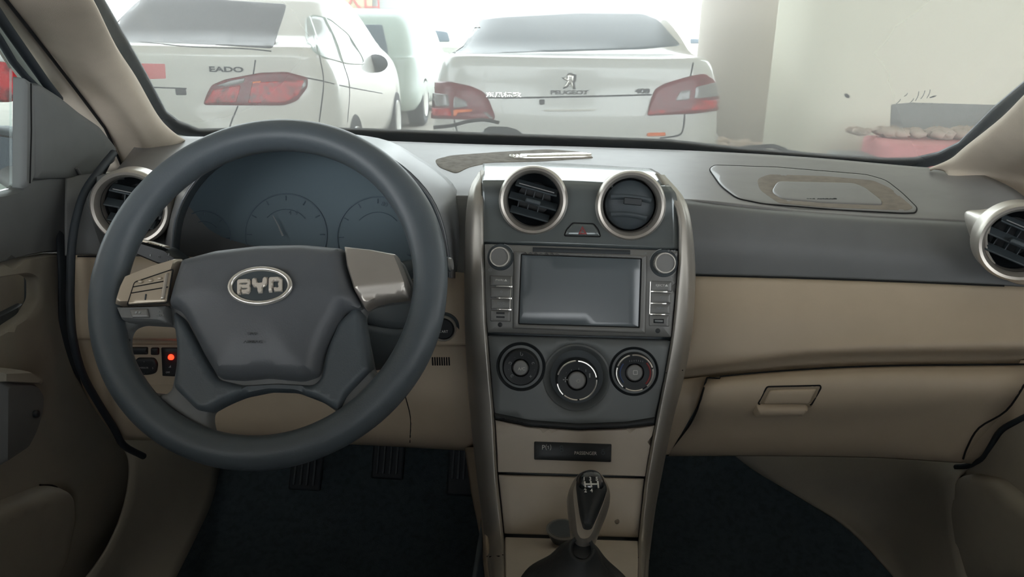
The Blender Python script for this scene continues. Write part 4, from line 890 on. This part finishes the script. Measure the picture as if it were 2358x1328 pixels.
for x, y in ((327, 650), (350, 647), (371, 642)): pillow('button_mark', ell(x, y, 6, 4, 16), LS, .0026, .0042, M['warm'], bp_, r=2, g=4)
pillow('side_key', rc([(384, 632), (392, 629), (382, 690), (373, 691)], 2), LS, .0024, .0048, M['silver'], bp_, r=2, g=5)
dk_ = pillow('lower_switch_strip', rc([(276, 709), (393, 706), (396, 748), (290, 742)], 5), H2, -.006, .012, M['slate'], sw, r=6, g=8)
pillow('phone_button', rc([(300, 713), (341, 711), (346, 731), (306, 732)], 3), Plane(H2.o + WN * .012, WN), .0, .0025, M['grey'], dk_, r=2, g=6)
text('phone_symbol', '● ●', Plane(H2.o + WN * .012, WN), 321, 721, 5, M['faint'], dk_, off=.003); text('mode_lettering', '▪▪', Plane(H2.o + WN * .012, WN), 368, 718, 5, M['faint'], dk_, off=.0008); text('mode_lettering', 'MODE', Plane(H2.o + WN * .012, WN), 370, 726, 4.5, M['faint'], dk_, off=.0008)
# column shroud
cs = thing('steering_column', WC + Vector((0, .12, -.03)), 'dark plastic shroud of the steering column behind the wheel hub', 'steering column')
def ringpts(c, rx, rz, n=28, p=2.6): return [(c[0] + rx * math.copysign(abs(math.cos(a)) ** (2 / p), math.cos(a)), c[1], c[2] + rz * math.copysign(abs(math.sin(a)) ** (2 / p), math.sin(a))) for a in np.linspace(0, 2 * math.pi, n)]
q = WC
S_ = [ringpts((q.x + .01, .785, q.z - .055), .07, .045), ringpts((q.x + .02, .82, q.z - .075), .09, .055), ringpts((q.x + .03, .88, q.z - .095), .105, .062), ringpts((q.x + .03, .96, q.z - .115), .11, .065)]
patch('shroud', S_, M['dark'], cs, n=3, mcol=2, world=True, solid=.003)
for (nm, lab, a, b, m_) in (('indicator_stalk', 'dark indicator stalk showing between wheel rim and hub on the left', (470, 625, .86), (318, 575, .86), 1), ('wiper_stalk', 'dark wiper stalk whose tip shows right of the wheel rim', (800, 640, .87), (1036, 608, .86), 0)):
    t = thing(nm, at(*b), lab, 'stalk', None)
    A, B = at(*a), at(*b); D = (B - A)
    tube('stalk_arm', [A, A + D * .35], [.009, .008], M['dark'], t, k=14)
    if m_:
        sp_ = Plane(B + Vector((0, -.012, 0)), (0, -1, .3))
        hd_ = pillow('stalk_head', rc([(330, 553), (388, 570), (424, 596), (400, 614), (370, 612), (318, 590), (312, 575)], 5), sp_, -.018, .008, M['black'], t, r=8, g=7)
        pillow('stalk_edge', rc([(329, 550), (390, 567), (390, 571), (329, 556)], 1), sp_, .006, .011, M['warm'], hd_, r=1.5, g=6)
        for x, y, s in ((355, 588, '◖'), (375, 592, '○'), (396, 586, '◑'), (397, 600, '○')): text('stalk_symbol', s, sp_, x, y, 5, M['faint'], hd_, ang=-15, off=.0085)
    else:
        tube('stalk_head', [A + D * .3, A + D * .6, B], [.009, .012, .009], M['dark'], t, k=16)
        lathe('stalk_tip', [(0, .004), (.007, .003), (.0095, -.004), (.0095, -.012)], B, D, M['grey'], t, seg=20)
# start button
SBp = LOW
c, n = LOW.hit(1022, 755)
st = thing('start_button', c, 'round engine start button with a chrome ring right of the wheel', 'start button')
k = scale_at(c); n = Vector((0, -1, .12))
lathe('button_ring', [(30 * k, -.004), (30 * k, .006), (27.5 * k, .009), (25 * k, .006)], c, n, M['chrome'], st, seg=44)
lathe('button_face', [(0, .006), (22 * k, .006), (25.5 * k, .004)], c, n, M['black'], st, seg=44)
text('start_lettering', 'START', Plane(c + n.normalized() * .006, n), 1020, 763, 6, M['white'], st, off=.0008)
lathe('surround', [(30 * k, .0), (36 * k, .001), (37 * k, -.002)], c, n, M['dark'], st, seg=44)
# mirror switches behind the left opening
q0, n0 = LOW.hit(350, 840); SWP = Plane(q0 + Vector((0, -.004, 0)), (.05, -1, .12))
ms = thing('switch_panel', q0, 'beige switch panel with mirror pad and red light seen through the left wheel opening', 'switch panel')
pillow('panel_face', rc([(296, 792), (430, 792), (425, 888), (330, 886), (300, 850)], 4), SWP, -.006, .001, M['beige'], ms, r=2, g=12)
pillow('mirror_fold_switch', rc([(304, 798), (342, 798), (342, 815), (304, 815)], 3), SWP, .001, .004, M['black'], ms, r=2, g=6)
pillow('mirror_select_switch', rc([(349, 799), (368, 799), (368, 816), (349, 816)], 4), SWP, .001, .004, M['black'], ms, r=2, g=6)
mp_ = pillow('mirror_adjust_pad', rc([(318, 822), (358, 822), (366, 835), (362, 858), (345, 862), (322, 862), (311, 845), (311, 832)], 8), SWP, .001, .005, M['black'], ms, r=4, g=6)
text('pad_marks', '‹', SWP, 317, 843, 7, M['faint'], mp_, off=.0055); text('pad_marks', '›', SWP, 356, 844, 7, M['faint'], mp_, off=.0055); text('pad_marks', '▴', SWP, 336, 830, 4, M['faint'], mp_, off=.0055); text('pad_marks', '▾', SWP, 336, 857, 4, M['faint'], mp_, off=.0055); text('pad_lettering', 'MIRROR', SWP, 336, 844, 4, M['faint'], mp_, off=.0055)
al = pillow('alarm_switch', rc([(373, 799), (420, 799), (420, 866), (376, 864)], 2), SWP, .001, .004, M['black'], ms, r=2, g=8)
lathe('red_light', [(0, .0042), (.0032, .003), (.0042, 0)], SWP.hit(397, 820)[0] + SWP.n * .004, SWP.n, M['led'], al, seg=20)
text('alarm_symbol', '◢', SWP, 394, 841, 7, M['faint'], al, off=.0045); text('alarm_lettering', 'OFF', SWP, 390, 855, 4, M['faint'], al, off=.0045)
# ================================================================ floor, bulkhead, doors, pillars, glass, roof
fl = patch('floor', [[(-.74, 1.50, .86), (0, 1.50, .86), (.74, 1.50, .86)], [(-.74, 1.45, .60), (0, 1.45, .60), (.74, 1.45, .60)], [(-.74, 1.30, .38), (0, 1.30, .38), (.74, 1.30, .38)], [(-.74, 1.08, .27), (0, 1.08, .27), (.74, 1.08, .27)],
                     [(-.74, .6, .24), (0, .6, .24), (.74, .6, .24)], [(-.74, -.2, .24), (0, -.2, .24), (.74, -.2, .24)], [(-.74, -1.3, .26), (0, -1.3, .26), (.74, -1.3, .26)]], M['carpet'], None, n=4, mcol=4, world=True, solid=.02)[0]; tagS(fl)
for i, (x, z, Y, w_) in enumerate(((-.46, .44, 1.2, .06), (-.31, .46, 1.22, .06), (-.17, .47, 1.2, .05))):
    pdl = thing('pedal', (x, Y, z), ['clutch pedal, leftmost of the three dim pedals', 'brake pedal between clutch and accelerator', 'ribbed accelerator pedal beside the console'][i], 'pedal')
    box('pedal_pad', (x, Y, z), (w_, .012, .08 if i < 2 else .12), M['rubber'], pdl, axes=(Vector((1, 0, 0)), Vector((0, .85, -.5)), Vector((0, .5, .85))), bev=.004)
    for k_ in range(4): box('tread', (x + (k_ - 1.5) * w_ / 5, Y - .009, z + .005), (.004, .004, .06), M['dark'], pdl, axes=(Vector((1, 0, 0)), Vector((0, .85, -.5)), Vector((0, .5, .85))), bev=.001)
    tube('pedal_arm', [(x, Y + .02, z), (x + .005, Y + .08, z + .12), (x, Y + .1, z + .25)], .007, M['dark'], pdl)
# kick panels
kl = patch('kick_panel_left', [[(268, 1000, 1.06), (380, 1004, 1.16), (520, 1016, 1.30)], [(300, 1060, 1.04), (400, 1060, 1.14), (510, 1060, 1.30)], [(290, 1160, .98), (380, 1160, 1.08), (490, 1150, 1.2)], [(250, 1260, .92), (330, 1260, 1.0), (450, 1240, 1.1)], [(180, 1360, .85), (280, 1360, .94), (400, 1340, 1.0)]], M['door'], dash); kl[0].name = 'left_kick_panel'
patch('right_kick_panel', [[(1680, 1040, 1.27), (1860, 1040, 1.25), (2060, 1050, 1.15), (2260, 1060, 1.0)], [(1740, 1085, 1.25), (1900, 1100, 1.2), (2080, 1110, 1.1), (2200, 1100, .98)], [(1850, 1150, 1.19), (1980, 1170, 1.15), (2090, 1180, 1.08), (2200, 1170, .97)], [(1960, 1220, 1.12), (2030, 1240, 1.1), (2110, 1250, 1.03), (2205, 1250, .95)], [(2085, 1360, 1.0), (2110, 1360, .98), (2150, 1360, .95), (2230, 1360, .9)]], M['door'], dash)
# doors
DL = plane3((-20, 440, .86), (165, 590, 1.0), (20, 1328, .80))
dl = thing('door_1', at(0, 900, .85), 'driver side door with dark upper trim and beige lower panel', 'door'); dl['kind'] = 'structure'
edge = [(258, 330), (238, 370), (196, 438), (176, 500), (166, 560), (162, 620), (160, 700), (165, 780), (187, 862), (222, 928), (258, 985), (285, 1030)]
cutp = [(171, 580), (110, 582), (60, 590), (0, 606), (-80, 630)]
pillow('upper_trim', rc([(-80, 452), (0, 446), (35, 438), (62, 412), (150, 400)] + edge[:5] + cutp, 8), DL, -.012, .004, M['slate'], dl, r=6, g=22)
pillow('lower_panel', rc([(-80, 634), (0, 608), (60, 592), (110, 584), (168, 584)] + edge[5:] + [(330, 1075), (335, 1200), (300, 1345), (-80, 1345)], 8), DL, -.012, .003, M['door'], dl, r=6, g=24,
       holes=[rc([(-60, 650), (60, 632), (82, 642), (82, 690), (60, 725), (0, 765), (-60, 790)], 12)])
pillow('pull_recess', rc([(-66, 640), (66, 622), (92, 636), (92, 700), (66, 735), (0, 775), (-60, 800)], 12), DL, -.03, -.022, M['door'], dl, r=0, g=20)
pillow('pull_recess_lip', rc([(-60, 738), (0, 740), (78, 700), (62, 728), (0, 768), (-60, 790)], 5), DL, -.02, -.012, M['dark'], dl, r=2, g=12)
pillow('armrest', rc([(-80, 862), (0, 862), (22, 872), (40, 900), (38, 940), (22, 990), (0, 1030), (-80, 1080)], 12), DL, .0, .045, M['slate'], dl, r=16, g=9)
pillow('armrest_top', rc([(-80, 846), (-10, 844), (18, 862), (26, 878), (-80, 872)], 5), DL, .02, .048, M['door'], dl, r=5, g=9)
pillow('window_switch', ell(2, 944, 7, 9, 16), DL, .044, .05, M['black'], dl, r=3, g=5)
pillow('door_pocket', rc([(-80, 1180), (20, 1140), (85, 1115), (120, 1118), (140, 1140), (144, 1190), (135, 1240), (125, 1290), (95, 1345), (-80, 1345)], 14), DL, .0, .03, M['door'], dl, r=18, g=16)
tube('pocket_seam', onpts(DL, crom([(85, 1116), (122, 1120), (142, 1150), (144, 1200), (136, 1250), (122, 1290), (90, 1335)], 4), .004), .0016, M['seam'], dl)
pillow('sail_panel', rc([(60, 190), (80, 190), (130, 222), (172, 256), (222, 290), (262, 340), (258, 372), (205, 408), (150, 412), (66, 414)], 8), DL, -.004, .008, M['slate'], dl, r=6, g=16)
tube('sail_panel_ridge', onpts(DL, crom([(160, 385), (172, 404), (185, 404), (215, 390), (222, 372)], 4), .010), .0022, M['slate'], dl)
pillow('window_divider', rc([(42, 176), (62, 190), (66, 300), (66, 400), (56, 428), (40, 436)], 5), DL, -.006, .010, M['slate'], dl, r=4, g=12)
tube('divider_groove', onpts(DL, [(53, 190), (54, 300), (51, 420)], .0102), .001, M['seam'], dl)
gw = pillow('window_2', rc([(-80, -20), (0, 90), (44, 160), (44, 434), (0, 446), (-80, 452)], 3), DL, -.012, -.009, glass('side_glass', (226, 236, 234), dust=.10), None, r=0, g=60); tagS(gw)
DR = plane3((2380, 962, .88), (2250, 1070, .97), (2358, 1328, .84))
d2_ = thing('door_2', at(2340, 1100, .88), 'passenger side door lower panel with a rounded speaker pocket', 'door'); d2_['kind'] = 'structure'
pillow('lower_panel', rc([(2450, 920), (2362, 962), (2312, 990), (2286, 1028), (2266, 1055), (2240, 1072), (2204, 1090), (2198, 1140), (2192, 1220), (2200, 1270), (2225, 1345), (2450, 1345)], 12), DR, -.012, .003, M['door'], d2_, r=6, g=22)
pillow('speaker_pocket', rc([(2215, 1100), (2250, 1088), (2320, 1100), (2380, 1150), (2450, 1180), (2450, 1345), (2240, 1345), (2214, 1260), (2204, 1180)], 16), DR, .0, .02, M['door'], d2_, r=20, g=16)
tube('door_seal', onpts(DR, crom([(2440, 925), (2360, 962), (2310, 990), (2285, 1028), (2266, 1056), (2232, 1072), (2205, 1075)], 4), .002), .004, M['rubber'], d2_)
# left A pillar
ys = [.74, .90, .93, 1.04, 1.12, 1.19, 1.24, 1.29]
E0 = [(80, -250), (180, -50), (218, 0), (269, 104), (316, 177), (364, 262), (396, 298), (430, 322)]
E1 = [(-90, -250), (40, -50), (82, 0), (177, 127), (253, 221), (312, 300), (334, 340), (350, 374)]
E2 = [(-190, -250), (-34, -50), (13, 0), (95, 104), (171, 202), (240, 294), (262, 340), (285, 396)]
E3 = [(-215, -250), (-56, -50), (-36, 0), (62, 120), (124, 210), (172, 258), (218, 295), (240, 396)]
rows = []
for i in range(8):
    a, b, c_ = E0[i], E1[i], E2[i]; Y = ys[i]
    rows.append([(a[0] - 2, a[1] + 1, Y + .012), (a[0] - 6, a[1] + 2, Y - .008), (a[0] * .7 + b[0] * .3, a[1] * .7 + b[1] * .3, Y - .028), (a[0] * .35 + b[0] * .65, a[1] * .35 + b[1] * .65, Y - .04), (b[0], b[1], Y - .045), (b[0] * .5 + c_[0] * .5, b[1] * .5 + c_[1] * .5, Y - .052), (c_[0], c_[1], Y - .06)])
t1 = patch('trim_1', rows, M['cloth'], None, n=5, mcol=4)[0]; tagS(t1)
r2 = []
for i in range(8):
    c_, e = E2[i], E3[i]; Y = ys[i]
    if i > 5: Y -= .01
    r2.append([(c_[0] + 3, c_[1] - 1, Y - .054), (c_[0] * .6 + e[0] * .4, c_[1] * .6 + e[1] * .4, Y - .062), (e[0], e[1], Y - .055), (e[0] - 2, e[1] + 4, Y - .03)])
t2 = patch('trim_2', r2, M['beige2'], None, n=5, mcol=4)[0]; tagS(t2)
c3_ = plane3((0, 80, .88), (170, 250, 1.06), (40, 180, .92))
tube('pillar_seam', [at(x + 1, y, Y - .062) for (x, y), Y in zip(E2, ys)], .0022, M['seam'], t1)
tube('seal_strip', [at(x, y, Y - .05) for x, y, Y in ((-40, -20, .84), (8, 52, .92), (60, 126, .98), (105, 190, 1.04), (135, 228, 1.08))], .006, M['rubber'], t2, k=10)
pillow('door_frame', rc([(-60, -40), (0, 52), (42, 110), (80, 165), (128, 222), (100, 214), (66, 190), (40, 154), (0, 84), (-60, 0)], 6), plane3((0, 60, .90), (120, 215, 1.06), (-40, 40, .86)), -.01, .002, X['green'], dl, r=3, g=10)
tube('glass_run', [at(x, y, Y) for x, y, Y in ((-50, 20, .82), (0, 92, .88), (30, 142, .92), (60, 178, .95), (92, 208, .99), (125, 228, 1.02))], .0045, M['rubber'], dl, k=10)
# right A pillar
F0 = [(2700, -150), (2560, 0), (2450, 120), (2358, 215), (2301, 272), (2222, 335), (2187, 364), (2138, 386)]
F1 = [(2715, -130), (2572, 20), (2466, 140), (2375, 232), (2318, 290), (2240, 352), (2206, 380), (2172, 394)]
F2 = [(2790, -20), (2640, 120), (2560, 260), (2480, 330), (2440, 370), (2400, 400), (2360, 425), (2210, 430)]
F3 = [(2850, 100), (2700, 250), (2620, 420), (2560, 450), (2500, 470), (2420, 480), (2340, 474), (2252, 464)]
yr = [.76, .9, 1.0, 1.08, 1.15, 1.23, 1.27, 1.30]
rows = [[(a[0] + 2, a[1] + 1, Y + .012), (a[0] + 4, a[1] + 3, Y - .006), (b[0], b[1], Y - .02), (b[0] * .5 + c_[0] * .5, b[1] * .5 + c_[1] * .5, Y - .05), (c_[0], c_[1], Y - .07), (d_[0], d_[1], Y - .08)] for a, b, c_, d_, Y in zip(F0, F1, F2, F3, yr)]
t3 = patch('trim_3', rows, M['cloth'], None, n=5, mcol=4)[0]; tagS(t3)
# windscreen glass and its black border
gl0 = [at(x, y, Y) for x, y, Y in ((300, 306, 1.36), (820, 312, 1.56), (1350, 330, 1.60), (1900, 357, 1.52), (2300, 380, 1.36))]
rowsW = [[tuple(p + Vector((0, .10, -.075))) for p in gl0], [tuple(p) for p in gl0], [tuple(p + Vector((0, -.36, .23))) for p in gl0], [tuple(p + Vector((0, -.74, .42))) for p in gl0]]
wg, WG = patch('window_1', rowsW, glass('windscreen_glass', (240, 246, 244), dust=.25, dcol=(240, 244, 244)), None, n=6, mcol=6, world=True, solid=0); tagS(wg)
outl = [(40, -260), (140, -60), (198, 0), (248, 104), (298, 177), (350, 265), (400, 312), (520, 330), (820, 340), (1180, 352), (1600, 364), (1900, 380), (2100, 396), (2180, 378), (2222, 345), (2306, 275), (2366, 215), (2470, 110), (2600, -60), (2720, -230)]
innr = [(95, -260), (190, -60), (238, 0), (290, 90), (334, 168), (384, 262), (412, 284), (460, 303), (620, 298), (820, 301), (1100, 311), (1540, 327), (1700, 345), (1900, 361), (2040, 370), (2100, 369), (2158, 356), (2206, 333), (2285, 253), (2358, 192), (2440, 110), (2580, -60), (2690, -230)]
WGo = Off(Plane((0, 0, 0), (0, 0, 1)), 0)
pillow('black_border', outl + innr[::-1], WG, -.006, -.003, M['frit'], wg, r=0, g=12)
# cowl and wiper outside
cw = thing('wiper', at(1150, 310, 1.75), 'dark wiper motor cover and arm lying at the foot of the windscreen', 'wiper')
CW = plane3((800, 330, 1.70), (1600, 350, 1.70), (1200, 300, 1.74))
pillow('cowl_cover', rc([(1104, 330), (1108, 300), (1125, 290), (1170, 291), (1195, 298), (1212, 312), (1225, 330)], 6), CW, -.03, .01, M['frit'], cw, r=8, g=8)
pillow('cowl_strip', rc([(780, 300), (960, 302), (1110, 304), (1110, 345), (780, 340)], 2), CW, -.02, .0, M['frit'], cw, r=2, g=20)
pillow('cowl_strip', rc([(1205, 313), (1528, 324), (1536, 335), (1536, 360), (1200, 350)], 2), CW, -.02, .0, M['frit'], cw, r=2, g=20)
tube('wiper_arm', onpts(CW, crom([(1000, 304), (1040, 300), (1080, 290), (1115, 287), (1150, 293)], 4), .015), .004, M['rubber'], cw)
cw2 = thing('wiper', at(1790, 345, 1.70), 'thin dark wiper arm lying across the right foot of the windscreen', 'wiper')
tube('wiper_arm', [at(x, y, 1.68) for x, y in ((1560, 350), (1680, 347), (1720, 340), (1780, 336), (1810, 346))], .005, M['rubber'], cw2)
pillow('wiper_pivot', rc([(1775, 370), (1780, 349), (1800, 342), (1840, 346), (1868, 362), (1872, 375)], 5), CW, -.01, .004, M['frit'], cw2, r=5, g=8)
# heater slot and dust smear on top of the dash
de = thing('paper_strip', at(1270, 363, 1.36), 'thin bright strip of glassy paper lying on the dash top behind the centre vents', 'paper')
pillow('strip', rc([(1172, 361), (1340, 356), (1362, 358), (1362, 362), (1250, 365), (1185, 366)], 1.5), TOP, .003, .006, M['chrome'], de, r=1.5, g=8)
sm_ = pillow('dust_smear', rc([(1000, 368), (1040, 358), (1150, 350), (1260, 344), (1340, 350), (1370, 364), (1240, 372), (1130, 374), (1080, 385), (1050, 400), (1010, 385)], 10), TOP, .0004, .0009, mat('dust_smear', (150, 144, 136), .8, var=.35, vs=70), dash, r=1, g=10)
# roof, sides and rear of the car body (beyond the frame, they shade the cabin)
rf = obj('ceiling', [(-.62, .72, 1.40), (.62, .72, 1.40), (.64, -1.6, 1.42), (-.64, -1.6, 1.42)], [(0, 1, 2, 3)], M['cloth'], None, solid=.03); tagS(rf)
for nm, x in (('wall_left', -.76), ('wall_right', .76)):
    s_ = 1 if x > 0 else -1
    o = obj(nm, [(x, .80, .2), (x, -1.6, .2), (x, -1.6, 1.08), (x, .80, 1.0)], [(0, 1, 2, 3)], M['dark'], None, solid=.03); tagS(o)
o = obj('wall_rear', [(-.76, -1.3, .2), (.76, -1.3, .2), (.76, -1.45, .98), (-.76, -1.45, 1.05)], [(0, 1, 2, 3)], M['dark'], None, solid=.05); tagS(o)
for x in (-.36, .38):
    st_ = thing('front_seat', (x, .1, .3), 'front seat cushion whose front edge meets the bottom of the picture', 'seat')
    if x > 0: st_['label'] = 'passenger front seat just below the picture'
    else: st_['label'] = 'driver front seat whose beige cushion edge touches the bottom of the picture'
    box('seat_cushion', (x, .12, .47), (.50, .50, .16), M['stain'], st_, bev=.05)
    box('seat_back', (x, -.22, .78), (.50, .14, .66), M['dark'], st_, bev=.05)
    box('head_rest', (x, -.26, 1.2), (.26, .10, .18), M['dark'], st_, bev=.04)
for nm, x in (('trim_4', -.80), ('trim_5', .80)):
    o = obj(nm, [(x, .70, .2), (x, 1.62, .2), (x, 1.62, .96), (x, .70, .90)], [(0, 1, 2, 3)], M['dark'], None, solid=.02); tagS(o)
o = obj('wall_front', [(-.82, 1.60, .2), (.82, 1.60, .2), (.82, 1.60, .95), (.4, 1.64, .985), (-.4, 1.64, .99), (-.82, 1.60, .95)], [(0, 1, 2, 3, 4, 5)], M['dark'], None, solid=.02); tagS(o)

o = obj('trim_6', [(-.74, 1.60, .955), (.74, 1.60, .955), (.74, 2.0, .93), (-.74, 2.0, .93)], [(0, 1, 2, 3)], M['frit'], None, solid=.01); tagS(o)

sm2 = thing('side_mirror', at(-10, 360, 1.12), 'dark housing of the side mirror outside the left window', 'mirror')
MP = Plane(at(0, 360, 1.12), (.35, -1, .05))
pillow('mirror_housing', rc([(-90, 300), (-10, 292), (30, 304), (60, 330), (64, 380), (50, 408), (0, 412), (-90, 414)], 14), MP, -.05, .0, M['frit'], sm2, r=14, g=12)
tube('mirror_foot', [at(20, 400, 1.14), at(70, 430, 1.10)], .02, M['slate'], sm2, k=14)
pillow('mirror_seam', rc([(-90, 312), (0, 310), (50, 318), (50, 321), (0, 314), (-90, 316)], 1), MP, .0, .002, M['seam'], sm2, r=.8, g=8)
